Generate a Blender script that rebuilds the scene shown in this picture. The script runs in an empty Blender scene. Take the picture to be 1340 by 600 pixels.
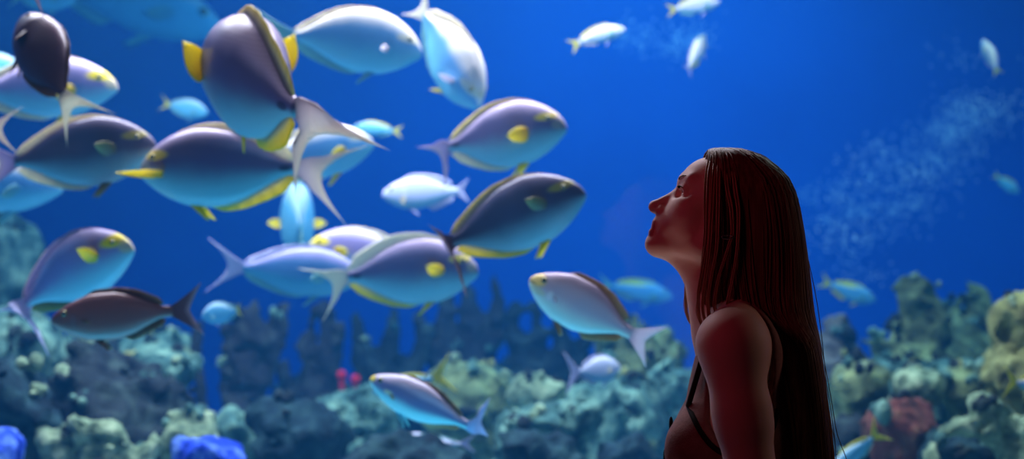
import bpy, math, random
import numpy as np
from mathutils import Vector, Matrix, noise as mnoise

R = math.radians
PI = math.pi
scene = bpy.context.scene
COL = scene.collection
random.seed(7)

# ------------------------------------------------------------------ camera
FPX = 1340 * 50.0 / 36.0          # focal length in pixels of the 1340 wide frame
CAM = Vector((0, -2.5, 1.5))
cd = bpy.data.cameras.new('camera')
cd.lens, cd.sensor_width = 50, 36
cd.dof.use_dof = True
cd.dof.focus_distance = 2.42
cd.dof.aperture_fstop = 2.4
cd.clip_end = 100
cam = bpy.data.objects.new('camera', cd)
cam.location = CAM
cam.rotation_euler = (R(90), 0, 0)
COL.objects.link(cam)
scene.camera = cam

def P(px, py, D):
    return Vector(((px - 670) / FPX * D, CAM.y + D, CAM.z - (py - 300) / FPX * D))

# ------------------------------------------------------------------ materials
def new_mat(name):
    m = bpy.data.materials.new(name)
    m.use_nodes = True
    nt = m.node_tree
    b = nt.nodes['Principled BSDF']
    return m, nt, b

def N(nt, typ, **kw):
    n = nt.nodes.new(typ)
    for k, v in kw.items():
        if k.startswith('i_'):
            key = k[2:]
            n.inputs[int(key) if key.isdigit() else key].default_value = v
        else:
            setattr(n, k, v)
    return n

def ramp(nt, fac, stops, interp='LINEAR'):
    r = nt.nodes.new('ShaderNodeValToRGB')
    r.color_ramp.interpolation = interp
    el = r.color_ramp.elements
    while len(el) < len(stops):
        el.new(0.5)
    for e, (p, c) in zip(el, stops):
        e.position = p
        e.color = (*c, 1)
    nt.links.new(fac, r.inputs[0])
    return r.outputs[0]

def math_(nt, op, a, b=None):
    n = nt.nodes.new('ShaderNodeMath')
    n.operation = op
    for i, v in enumerate((a, b)):
        if v is None:
            continue
        if isinstance(v, (int, float)):
            n.inputs[i].default_value = v
        else:
            nt.links.new(v, n.inputs[i])
    return n.outputs[0]

def mix(nt, fac, a, b):
    n = nt.nodes.new('ShaderNodeMix')
    n.data_type = 'RGBA'
    for key, v in ((0, fac), (6, a), (7, b)):
        if isinstance(v, tuple):
            n.inputs[key].default_value = (*v, 1) if len(v) == 3 else v
        elif isinstance(v, (int, float)):
            n.inputs[key].default_value = v
        else:
            nt.links.new(v, n.inputs[key])
    return n.outputs[2]

def smooth(nt, v, a, b):
    n = nt.nodes.new('ShaderNodeMapRange')
    n.interpolation_type = 'SMOOTHSTEP'
    nt.links.new(v, n.inputs[0])
    n.inputs[1].default_value = a
    n.inputs[2].default_value = b
    return n.outputs[0]

def attr(nt, name):
    n = nt.nodes.new('ShaderNodeAttribute')
    n.attribute_name = name
    return n.outputs['Fac']

def noise_mat(name, c1, c2, scale=8, rough=0.8, detail=5, c3=None, bump=0.0, spec=0.3, metallic=0.0):
    m, nt, b = new_mat(name)
    tc = nt.nodes.new('ShaderNodeTexCoord')
    nz = N(nt, 'ShaderNodeTexNoise', i_Scale=scale, i_Detail=detail)
    nt.links.new(tc.outputs['Object'], nz.inputs['Vector'])
    stops = [(0.35, c1), (0.65, c2)]
    if c3:
        stops = [(0.32, c1), (0.5, c2), (0.66, c3)]
    nt.links.new(ramp(nt, nz.outputs['Fac'], stops), b.inputs['Base Color'])
    b.inputs['Roughness'].default_value = rough
    b.inputs['Specular IOR Level'].default_value = spec
    b.inputs['Metallic'].default_value = metallic
    if bump:
        bp = N(nt, 'ShaderNodeBump', i_Strength=bump, i_Distance=0.02)
        nz2 = N(nt, 'ShaderNodeTexNoise', i_Scale=scale * 5, i_Detail=4)
        nt.links.new(tc.outputs['Object'], nz2.inputs['Vector'])
        nt.links.new(nz2.outputs['Fac'], bp.inputs['Height'])
        nt.links.new(bp.outputs[0], b.inputs['Normal'])
    return m

def fish_skin(name, back, flank, belly, patches=(), lines=0.08, rough=0.38, top=(0.45, 0.85), low=(-0.65, 0.2), spec=0.5):
    m, nt, b = new_mat(name)
    fu, fv, fz = attr(nt, 'fu'), attr(nt, 'fv'), attr(nt, 'fz')
    tc = nt.nodes.new('ShaderNodeTexCoord')
    nz = N(nt, 'ShaderNodeTexNoise', i_Scale=9, i_Detail=3)
    nt.links.new(tc.outputs['Object'], nz.inputs['Vector'])
    nn = math_(nt, 'SUBTRACT', nz.outputs['Fac'], 0.5)
    v = math_(nt, 'ADD', fv, math_(nt, 'MULTIPLY', nn, 0.35))
    c = mix(nt, smooth(nt, v, *low), belly, flank)
    c = mix(nt, smooth(nt, v, *top), c, back)
    if lines:
        s = math_(nt, 'SINE', math_(nt, 'ADD', math_(nt, 'MULTIPLY', fz, 420), math_(nt, 'MULTIPLY', nn, 9)))
        s = math_(nt, 'MULTIPLY', math_(nt, 'ADD', s, 1.0), lines)
        c = mix(nt, s, c, (0.10, 0.09, 0.2))
    for (cu, cz, ru, rz, colr, strength) in patches:
        du = math_(nt, 'DIVIDE', math_(nt, 'SUBTRACT', fu, cu), ru)
        dz = math_(nt, 'DIVIDE', math_(nt, 'SUBTRACT', fz, cz), rz)
        d = math_(nt, 'SQRT', math_(nt, 'ADD', math_(nt, 'MULTIPLY', du, du), math_(nt, 'MULTIPLY', dz, dz)))
        d = math_(nt, 'ADD', d, math_(nt, 'MULTIPLY', nn, 0.5))
        k = math_(nt, 'MULTIPLY', smooth(nt, d, 1.15, 0.65), strength)
        c = mix(nt, k, c, colr)
    nt.links.new(c, b.inputs['Base Color'])
    b.inputs['Roughness'].default_value = rough
    b.inputs['Specular IOR Level'].default_value = spec
    return m

def fin_mat(name, stops, rays=0.18, trans=0.25):
    m, nt, b = new_mat(name)
    fe, fs = attr(nt, 'fe'), attr(nt, 'fs')
    c = ramp(nt, fe, stops)
    s = math_(nt, 'SINE', math_(nt, 'MULTIPLY', fs, 150))
    s = math_(nt, 'MULTIPLY', math_(nt, 'ADD', s, 1.0), rays * 0.5)
    c = mix(nt, s, c, (0.08, 0.07, 0.06))
    nt.links.new(c, b.inputs['Base Color'])
    b.inputs['Roughness'].default_value = 0.45
    tr = nt.nodes.new('ShaderNodeBsdfTranslucent')
    nt.links.new(c, tr.inputs[0])
    mx = N(nt, 'ShaderNodeMixShader', i_Fac=trans)
    nt.links.new(b.outputs[0], mx.inputs[1])
    nt.links.new(tr.outputs[0], mx.inputs[2])
    nt.links.new(mx.outputs[0], nt.nodes['Material Output'].inputs[0])
    return m

def plain(name, c, rough=0.5, spec=0.5, metallic=0):
    m, nt, b = new_mat(name)
    b.inputs['Base Color'].default_value = (*c, 1)
    b.inputs['Roughness'].default_value = rough
    b.inputs['Specular IOR Level'].default_value = spec
    b.inputs['Metallic'].default_value = metallic
    return m

# ------------------------------------------------------------------ object helpers
def tag(o, label=None, cat=None, group=None, kind=None):
    if label: o['label'] = label
    if cat: o['category'] = cat
    if group: o['group'] = group
    if kind: o['kind'] = kind
    return o

def empty(name, loc):
    o = bpy.data.objects.new(name, None)
    o.location = loc
    o.empty_display_size = 0.05
    COL.objects.link(o)
    return o

def mesh_obj(name, verts, faces, mat, parent=None, attrs=None, smooth_=True, loc=None, mats=None, mat_idx=None):
    me = bpy.data.meshes.new(name)
    V = np.asarray(verts, dtype=np.float32).reshape(-1, 3)
    if isinstance(faces, np.ndarray) and faces.ndim == 2:
        k = faces.shape[1]
        me.vertices.add(len(V)); me.vertices.foreach_set('co', V.ravel())
        me.loops.add(faces.size); me.loops.foreach_set('vertex_index', faces.astype(np.int32).ravel())
        me.polygons.add(len(faces))
        me.polygons.foreach_set('loop_start', np.arange(0, faces.size, k, dtype=np.int32))
        me.update(calc_edges=True)
    else:
        me.from_pydata([tuple(map(float, v)) for v in V], [], [tuple(int(i) for i in f) for f in faces])
    for mm in (mats or [mat]):
        me.materials.append(mm)
    if mat_idx is not None:
        me.polygons.foreach_set('material_index', np.asarray(mat_idx, dtype=np.int32))
    if attrs:
        for k, a in attrs.items():
            at = me.attributes.new(k, 'FLOAT', 'POINT')
            at.data.foreach_set('value', np.asarray(a, dtype=np.float32).ravel())
    if smooth_:
        me.polygons.foreach_set('use_smooth', np.ones(len(me.polygons), dtype=bool))
    me.validate()
    o = bpy.data.objects.new(name, me)
    COL.objects.link(o)
    if parent: o.parent = parent
    if loc is not None: o.location = loc
    return o

class MB:
    """collects pieces of one mesh"""
    def __init__(s):
        s.v, s.f = [], []
    def add(s, v, f):
        n = len(s.v)
        s.v.extend(v)
        s.f.extend([tuple(i + n for i in q) for q in f])
    def box(s, lo, hi):
        x0, y0, z0 = lo; x1, y1, z1 = hi
        v = [(x0,y0,z0),(x1,y0,z0),(x1,y1,z0),(x0,y1,z0),(x0,y0,z1),(x1,y0,z1),(x1,y1,z1),(x0,y1,z1)]
        s.add(v, [(0,3,2,1),(4,5,6,7),(0,1,5,4),(1,2,6,5),(2,3,7,6),(3,0,4,7)])
    def tube(s, pts, rad, seg=8, flat=1.0):
        pts = [Vector(p) for p in pts]
        n = len(pts)
        if isinstance(rad, (int, float)):
            rad = [rad] * n
        v, f = [], []
        prev = None
        for i, p in enumerate(pts):
            t = (pts[min(i + 1, n - 1)] - pts[max(i - 1, 0)])
            t = t.normalized() if t.length > 1e-9 else Vector((0, 0, 1))
            if prev is None:
                a = t.cross(Vector((0, 1, 0)))
                if a.length < 0.1: a = t.cross(Vector((1, 0, 0)))
            else:
                a = prev - t * prev.dot(t)
            a.normalize(); prev = a
            b = t.cross(a)
            for k in range(seg):
                th = 2 * PI * k / seg
                v.append(tuple(p + a * (rad[i] * math.cos(th)) + b * (rad[i] * flat * math.sin(th))))
        for i in range(n - 1):
            for k in range(seg):
                k2 = (k + 1) % seg
                f.append((i*seg+k, i*seg+k2, (i+1)*seg+k2, (i+1)*seg+k))
        v.append(tuple(pts[0])); v.append(tuple(pts[-1]))
        c0, c1 = len(v) - 2, len(v) - 1
        for k in range(seg):
            k2 = (k + 1) % seg
            f.append((c0, k2, k)); f.append((c1, (n-1)*seg+k, (n-1)*seg+k2))
        s.add(v, f)
    def ball(s, c, r, nu=12, nv=8, sc=(1,1,1)):
        v, f = [], []
        for j in range(1, nv):
            ph = PI * j / nv
            for i in range(nu):
                th = 2 * PI * i / nu
                v.append((c[0]+r*sc[0]*math.sin(ph)*math.cos(th), c[1]+r*sc[1]*math.sin(ph)*math.sin(th), c[2]+r*sc[2]*math.cos(ph)))
        for j in range(nv - 2):
            for i in range(nu):
                i2 = (i + 1) % nu
                f.append((j*nu+i, (j+1)*nu+i, (j+1)*nu+i2, j*nu+i2))
        v.append((c[0], c[1], c[2]+r*sc[2])); v.append((c[0], c[1], c[2]-r*sc[2]))
        for i in range(nu):
            i2 = (i + 1) % nu
            f.append((len(v)-2, i, i2)); f.append((len(v)-1, (nv-2)*nu+i2, (nv-2)*nu+i))
        s.add(v, f)
    def build(s, name, mat, parent=None, smooth_=True, loc=None):
        v = s.v
        if loc is not None:
            v = [(a-loc[0], b-loc[1], c-loc[2]) for a, b, c in v]
        return mesh_obj(name, v, s.f, mat, parent, smooth_=smooth_, loc=loc)

def cubic(xs, ys, x):
    """smooth interpolation through points (monotone cubic)"""
    xs, ys, x = map(lambda a: np.asarray(a, float), (xs, ys, x))
    h = np.diff(xs); d = np.diff(ys) / h
    m = np.zeros_like(ys)
    m[1:-1] = np.where(d[:-1] * d[1:] > 0, 2 * d[:-1] * d[1:] / (d[:-1] + d[1:] + 1e-12), 0)
    m[0], m[-1] = d[0], d[-1]
    i = np.clip(np.searchsorted(xs, x) - 1, 0, len(h) - 1)
    t = np.clip((x - xs[i]) / h[i], 0, 1)
    return ((2*t**3-3*t**2+1)*ys[i] + (t**3-2*t**2+t)*h[i]*m[i] + (-2*t**3+3*t**2)*ys[i+1] + (t**3-t**2)*h[i]*m[i+1])

# ------------------------------------------------------------------ setting
hall_wall = noise_mat('hall_wall_paint', (0.012, 0.010, 0.014), (0.018, 0.015, 0.02), 3, 0.8)
hall_floor = noise_mat('hall_carpet', (0.015, 0.012, 0.016), (0.025, 0.02, 0.026), 40, 0.95)
tank_blue = noise_mat('blue_tank_wall', (0.002, 0.095, 0.52), (0.004, 0.13, 0.62), 0.7, 0.85, 3)
sand = noise_mat('tank_sand', (0.22, 0.36, 0.42), (0.32, 0.46, 0.5), 14, 0.95, bump=0.3)

GY = 0.62                    # front face of the viewing pane
TF = 0.25                    # tank floor height
TB = 6.6                     # tank back wall
def slab(name, lo, hi, mat):
    b = MB(); b.box(lo, hi)
    return tag(b.build(name, mat, smooth_=False), kind='structure')
slab('floor', (-4.5, -5, -0.1), (4.5, GY, 0), hall_floor)
slab('ceiling', (-4.5, -5, 3.3), (4.5, GY, 3.4), hall_wall)
slab('wall_back', (-4.5, -5.1, 0), (4.5, -5, 3.3), hall_wall)
slab('wall_west', (-4.6, -5.1, 0), (-4.5, GY, 3.4), hall_wall)
slab('wall_east', (4.5, -5.1, 0), (4.6, GY, 3.4), hall_wall)
slab('wall_below_window', (-4.6, GY, -0.1), (4.6, GY + 0.1, 0.45), hall_wall)
slab('wall_above_window', (-4.6, GY, 2.9), (4.6, GY + 0.1, 3.9), hall_wall)
slab('floor_tank', (-4.6, GY + 0.1, TF - 0.1), (4.6, TB, TF), sand)
slab('wall_tank_back', (-4.6, TB, 0), (4.6, TB + 0.1, 3.9), tank_blue)
slab('wall_tank_west', (-4.7, GY + 0.1, 0), (-4.6, TB, 3.9), tank_blue)
slab('wall_tank_east', (4.6, GY + 0.1, 0), (4.7, TB, 3.9), tank_blue)

gm, nt, b = new_mat('clear_acrylic')
nt.nodes.remove(b)
tr = N(nt, 'ShaderNodeBsdfTransparent', i_Color=(0.98, 0.99, 1, 1))
gl = N(nt, 'ShaderNodeBsdfGlossy', i_Roughness=0.02)
fr = N(nt, 'ShaderNodeFresnel', i_IOR=1.25)
mx = nt.nodes.new('ShaderNodeMixShader')
nt.links.new(fr.outputs[0], mx.inputs[0])
nt.links.new(tr.outputs[0], mx.inputs[1]); nt.links.new(gl.outputs[0], mx.inputs[2])
nt.links.new(mx.outputs[0], nt.nodes['Material Output'].inputs[0])
w = slab('window_1', (-4.5, GY + 0.02, 0.45), (4.5, GY + 0.08, 2.9), gm)
w['label'] = 'clear viewing pane of the aquarium in front of the fish'

WATER_SCATTER, WATER_ABSORB = 0.035, 0.16
wm, nt, b = new_mat('tank_water')
nt.nodes.remove(b)
sc = N(nt, 'ShaderNodeVolumeScatter', i_Color=(0.05, 0.42, 1.0, 1), i_Density=WATER_SCATTER, i_Anisotropy=0.2)
ab = N(nt, 'ShaderNodeVolumeAbsorption', i_Color=(0.12, 0.72, 1.0, 1), i_Density=WATER_ABSORB)
ad = nt.nodes.new('ShaderNodeAddShader')
nt.links.new(sc.outputs[0], ad.inputs[0]); nt.links.new(ab.outputs[0], ad.inputs[1])
nt.links.new(ad.outputs[0], nt.nodes['Material Output'].inputs['Volume'])
slab('water', (-4.59, GY + 0.101, TF + 0.001), (4.59, TB - 0.001, 3.0), wm)

wd = bpy.data.worlds.new('world'); scene.world = wd
wd.use_nodes = True
bg = wd.node_tree.nodes['Background']
bg.inputs[0].default_value = (0.10, 0.36, 1.0, 1)
bg.inputs[1].default_value = 0.06

def area(name, loc, target, size, power, color, size_y=None, spread=None):
    l = bpy.data.lights.new(name, 'AREA')
    l.energy, l.color, l.size = power, color, size
    if size_y:
        l.shape = 'RECTANGLE'; l.size_y = size_y
    if spread: l.spread = spread
    o = bpy.data.objects.new(name, l)
    o.location = loc
    o.rotation_euler = (Vector(target) - Vector(loc)).to_track_quat('-Z', 'Y').to_euler()
    COL.objects.link(o)
    return o
# lamps over the water
area('tank_lamp', (-0.7, 2.4, 3.5), (-0.7, 2.1, 0), 3.4, 185, (1.0, 0.86, 0.92), 0.7, spread=R(125))
area('tank_lamp', (0.7, 4.4, 3.5), (0.5, 5.8, 1.0), 2.0, 66, (0.2, 0.62, 1.0), 1.2)
area('tank_lamp', (2.6, 3.2, 3.5), (2.6, 3.5, 0), 1.6, 42, (0.7, 0.9, 0.8), 1.2)
area('tank_lamp', (-2.8, 3.2, 3.5), (-2.6, 3.4, 0), 1.6, 7, (0.35, 0.8, 1.0), 1.2)
# fill lights added inside the pane, for fish bellies and flanks
area('pane_foot_fill', (-0.9, GY + 0.3, 0.4), (-0.8, 1.7, 2.2), 3.0, 7.5, (0.05, 0.58, 1.0), 0.15, spread=R(100))
area('pane_head_fill', (-0.6, GY + 0.3, 2.8), (-0.6, 2.4, 1.3), 3.4, 3.5, (1.0, 0.80, 0.85), 0.15)
# hall lamps: a red spot, a floor uplight and a weak amber lamp
area('red_hall_lamp', (-0.9, -1.0, 1.95), (0.36, 0, 1.48), 0.3, 0.15, (1.0, 0.09, 0.19), spread=R(50))
area('hall_floor_uplight', (0.15, 0.12, 0.3), (0.275, -0.02, 1.44), 0.12, 0.05, (1.0, 0.80, 0.76), spread=R(22))
area('amber_hall_lamp', (2.1, 0.25, 1.8), (0.5, 0, 1.35), 0.4, 0.22, (1.0, 0.6, 0.5), spread=R(50))

# ------------------------------------------------------------------ fish
M = {}
YEL = (0.95, 0.72, 0.01)
M['surgeon'] = fish_skin('surgeonfish_skin', (0.50, 0.37, 0.56), (0.145, 0.11, 0.23), (0.22, 0.52, 0.60),
    [(0.13, 0.085, 0.10, 0.035, YEL, 0.75), (0.05, 0.02, 0.05, 0.05, (0.45, 0.42, 0.3), 0.6), (0.93, 0.0, 0.04, 0.018, (0.05, 0.04, 0.08), 0.9)])
M['surgeon_dark'] = fish_skin('dark_surgeonfish_skin', (0.15, 0.115, 0.20), (0.06, 0.052, 0.10), (0.2, 0.42, 0.5),
    [(0.13, 0.085, 0.10, 0.035, (0.45, 0.38, 0.03), 0.7)], low=(-0.8, 0.1))
M['surgeon_brown'] = fish_skin('brown_surgeonfish_skin', (0.12, 0.05, 0.075), (0.10, 0.04, 0.06), (0.12, 0.055, 0.075), lines=0.03)
M['surgeon_pale'] = fish_skin('pale_surgeonfish_skin', (0.62, 0.50, 0.76), (0.30, 0.24, 0.48), (0.26, 0.58, 0.68),
    [(0.09, 0.08, 0.13, 0.055, YEL, 1.0), (0.03, 0.02, 0.06, 0.06, (0.7, 0.6, 0.3), 0.7)])
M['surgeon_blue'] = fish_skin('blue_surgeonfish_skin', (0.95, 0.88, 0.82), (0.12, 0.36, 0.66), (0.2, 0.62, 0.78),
    [(0.12, 0.07, 0.12, 0.04, (0.75, 0.68, 0.4), 0.6)], top=(0.3, 0.75))  # overhead light is put into the white back
M['surgeon_deep'] = fish_skin('deep_blue_surgeonfish_skin', (0.36, 0.33, 0.62), (0.08, 0.24, 0.5), (0.1, 0.45, 0.62), top=(0.35, 0.8))
M['lavender'] = fish_skin('lavender_fish_skin', (0.75, 0.72, 0.9), (0.62, 0.66, 0.88), (0.25, 0.55, 0.75), lines=0.0,
    patches=[(0.3, 0.0, 0.05, 0.07, (0.8, 0.8, 0.6), 0.5)], low=(-0.7, -0.1))
M['cyan'] = fish_skin('cyan_fish_skin', (0.4, 0.6, 0.72), (0.14, 0.5, 0.72), (0.15, 0.55, 0.75), lines=0.0)
M['chub'] = fish_skin('silver_chub_skin', (0.60, 0.43, 0.55), (0.66, 0.55, 0.66), (0.85, 0.95, 0.85),
    [(0.06, 0.03, 0.095, 0.06, (1.0, 0.72, 0.16), 0.9), (0.10, -0.05, 0.09, 0.03, (0.8, 0.75, 0.45), 0.6),
     (0.235, -0.035, 0.03, 0.04, (0.95, 0.88, 0.9), 0.9), (0.02, -0.012, 0.06, 0.006, (0.2, 0.13, 0.1), 0.8)], lines=0.05, low=(-0.7, 0.1))
M['chub_brown'] = fish_skin('brown_chub_skin', (0.17, 0.06, 0.06), (0.22, 0.09, 0.085), (0.32, 0.22, 0.2),
    [(0.2, -0.02, 0.03, 0.06, (0.2, 0.13, 0.15), 0.5)], lines=0.03, low=(-0.85, -0.2))
M['wrasse'] = fish_skin('striped_chub_skin', (0.60, 0.50, 0.66), (0.20, 0.19, 0.36), (0.4, 0.78, 0.78),
    [(0.03, 0.02, 0.045, 0.04, YEL, 0.85), (0.25, -0.02, 0.05, 0.022, (0.85, 0.66, 0.4), 0.9)], lines=0.04, top=(0.25, 0.6), low=(-0.55, 0.0))
M['yellowtail'] = fish_skin('blue_yellowtail_skin', (0.2, 0.5, 0.7), (0.10, 0.42, 0.75), (0.15, 0.5, 0.75),
    [(0.75, 0.09, 0.35, 0.035, (0.75, 0.75, 0.1), 0.8)], lines=0)
M['silver'] = fish_skin('pale_reef_fish_skin', (0.95, 0.93, 0.9), (0.7, 0.68, 0.85), (0.3, 0.55, 0.7), lines=0, top=(0.2, 0.7))

M['fin_dorsal'] = fin_mat('dorsal_fin_skin', [(0.0, (0.12, 0.10, 0.16)), (0.4, (0.3, 0.25, 0.22)), (0.65, (0.75, 0.6, 0.25)), (1.0, (1.0, 0.78, 0.1))])
M['fin_anal'] = fin_mat('anal_fin_skin', [(0.0, (0.3, 0.28, 0.22)), (0.3, (0.8, 0.72, 0.5)), (0.5, (1.0, 0.84, 0.22)), (1.0, (1.0, 0.82, 0.03))], 0.1, 0.5)
M['fin_cream'] = fin_mat('cream_fin_skin', [(0.0, (0.25, 0.22, 0.26)), (0.35, (0.8, 0.7, 0.55)), (1.0, (1.0, 0.9, 0.6))], 0.1, 0.4)
M['fin_yellow'] = fin_mat('yellow_fin_skin', [(0.0, (0.9, 0.58, 0.01)), (0.5, (1.0, 0.82, 0.01)), (1.0, (1.0, 0.88, 0.05))], 0.06, 0.45)
M['fin_olive'] = fin_mat('olive_fin_skin', [(0.0, (0.12, 0.11, 0.08)), (0.6, (0.22, 0.22, 0.08)), (1.0, (0.35, 0.36, 0.1))])
M['tail_pale'] = fin_mat('pale_tail_skin', [(0.0, (0.5, 0.4, 0.48)), (0.35, (0.8, 0.68, 0.7)), (1.0, (0.98, 0.88, 0.74))], 0.12, 0.45)
M['tail_cream'] = fin_mat('cream_tail_skin', [(0.0, (0.65, 0.58, 0.55)), (0.5, (0.95, 0.88, 0.7)), (1.0, (1.0, 0.93, 0.75))], 0.1, 0.4)
M['tail_purple'] = fin_mat('purple_tail_skin', [(0.0, (0.3, 0.23, 0.4)), (0.6, (0.6, 0.47, 0.7)), (1.0, (0.75, 0.6, 0.65))], 0.12, 0.4)
M['tail_lav'] = fin_mat('lavender_tail_skin', [(0.0, (0.5, 0.48, 0.75)), (1.0, (0.72, 0.7, 0.95))])
M['tail_brown'] = fin_mat('brown_tail_skin', [(0.0, (0.12, 0.04, 0.05)), (0.7, (0.18, 0.07, 0.09)), (1.0, (0.5, 0.28, 0.32))], 0.1, 0.1)
M['fin_brown'] = fin_mat('brown_fin_skin', [(0.0, (0.08, 0.04, 0.05)), (0.7, (0.2, 0.09, 0.05)), (1.0, (0.3, 0.14, 0.06))], 0.2, 0.15)
M['fin_rust'] = fin_mat('rusty_fin_skin', [(0.0, (0.3, 0.2, 0.2)), (0.5, (0.5, 0.28, 0.14)), (1.0, (0.62, 0.36, 0.15))], 0.2, 0.2)
M['tail_white'] = fin_mat('white_tail_skin', [(0.0, (0.6, 0.5, 0.58)), (0.5, (0.95, 0.85, 0.92)), (1.0, (1.0, 0.95, 1.0))], 0.1, 0.45)
M['tail_yellow'] = fin_mat('bright_yellow_tail_skin', [(0.0, (0.6, 0.55, 0.1)), (0.4, (0.8, 0.72, 0.05)), (1.0, (0.85, 0.78, 0.1))], 0.08, 0.3)
M['fin_cyan'] = fin_mat('cyan_fin_skin', [(0.0, (0.15, 0.45, 0.6)), (1.0, (0.3, 0.62, 0.55))], 0.1)
M['eye_dark'] = plain('fish_pupil', (0.01, 0.01, 0.015), 0.1, 0.8)
M['eye_ring'] = plain('fish_iris', (0.45, 0.38, 0.12), 0.25, 0.6)

PROF = {
    'surgeon': dict(
        top=([0, .012, .04, .09, .16, .26, .4, .55, .7, .83, .93, 1], [-.005, .035, .075, .125, .175, .222, .25, .235, .18, .105, .052, .036]),
        bot=([0, .012, .05, .11, .2, .33, .48, .62, .76, .88, .95, 1], [-.035, -.055, -.085, -.128, -.178, -.222, -.232, -.205, -.14, -.07, -.043, -.036]),
        wid=([0, .03, .1, .25, .42, .65, .85, 1], [.012, .03, .06, .088, .090, .06, .024, .013])),
    'chub': dict(
        top=([0, .012, .05, .12, .22, .36, .5, .65, .8, .92, 1], [.005, .028, .062, .105, .152, .192, .195, .165, .10, .052, .045]),
        bot=([0, .012, .05, .12, .22, .36, .5, .65, .8, .92, 1], [-.02, -.04, -.075, -.12, -.165, -.198, -.198, -.165, -.095, -.048, -.042]),
        wid=([0, .03, .1, .25, .42, .65, .85, 1], [.014, .032, .062, .092, .095, .066, .03, .016])),
    'slim': dict(
        top=([0, .015, .06, .15, .3, .45, .65, .82, .93, 1], [.0, .022, .05, .09, .128, .135, .108, .06, .038, .035]),
        bot=([0, .015, .06, .15, .3, .45, .65, .82, .93, 1], [-.015, -.032, -.06, -.10, -.135, -.14, -.11, -.058, -.036, -.033]),
        wid=([0, .03, .1, .25, .42, .65, .85, 1], [.012, .028, .052, .075, .076, .055, .026, .014])),
}

class Spine:
    def __init__(s, L, bend, vbend, tailyaw, tailpitch):
        s.L = L
        us = np.linspace(0, 1, 101)
        k = np.clip((us - 0.3) / 0.7, 0, 1)
        th = bend * k ** 1.3
        ps = vbend * k ** 1.3
        t = np.stack([np.cos(ps) * np.cos(th), np.cos(ps) * np.sin(th), np.sin(ps)], 1)
        c = np.vstack([[0, 0, 0], np.cumsum((t[1:] + t[:-1]) / 2 * (L / 100), 0)])
        s.us, s.c, s.th, s.ps = us, c, th, ps
        s.ty, s.tp = tailyaw, tailpitch
    def fr(s, u):
        u = np.asarray(u, float)
        uu = np.clip(u, 0, 1)
        c = np.stack([np.interp(uu, s.us, s.c[:, i]) for i in range(3)], -1)
        th = np.interp(uu, s.us, s.th); ps = np.interp(uu, s.us, s.ps)
        over = np.clip(u - 1, 0, None)
        w = np.clip(over / 0.12, 0, 1)
        th2, ps2 = th + s.ty * w, ps + s.tp * w
        t = np.stack([np.cos(ps2) * np.cos(th2), np.cos(ps2) * np.sin(th2), np.sin(ps2)], -1)
        n = np.stack([-np.sin(th2), np.cos(th2), 0 * th2], -1)
        up = np.cross(t, n)
        up *= np.sign(up[..., 2:3] + 1e-9)
        c = c + t * (over * s.L)[..., None]
        return c, t, n, up
    def map(s, u, y, z):
        c, t, n, up = s.fr(u)
        return c + n * np.asarray(y)[..., None] + up * np.asarray(z)[..., None]

def sheet(name, pts, nrm, thick, mat, parent, fe, fs):
    n, m = pts.shape[:2]
    a = pts + nrm * thick[..., None]
    b = pts - nrm * thick[..., None]
    V = np.concatenate([a.reshape(-1, 3), b.reshape(-1, 3)])
    idx = np.arange(n * m).reshape(n, m)
    o = n * m
    q = np.stack([idx[:-1, :-1], idx[1:, :-1], idx[1:, 1:], idx[:-1, 1:]], -1).reshape(-1, 4)
    F = [q, q[:, ::-1] + o]
    ring = np.concatenate([idx[0, :], idx[1:, -1], idx[-1, -2::-1], idx[-2:0:-1, 0]])
    r2 = np.roll(ring, -1)
    F.append(np.stack([ring, r2, r2 + o, ring + o], -1))
    F = np.concatenate(F)
    return mesh_obj(name, V, F, mat, parent, {'fe': np.concatenate([fe.ravel()] * 2), 'fs': np.concatenate([fs.ravel()] * 2)})

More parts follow.
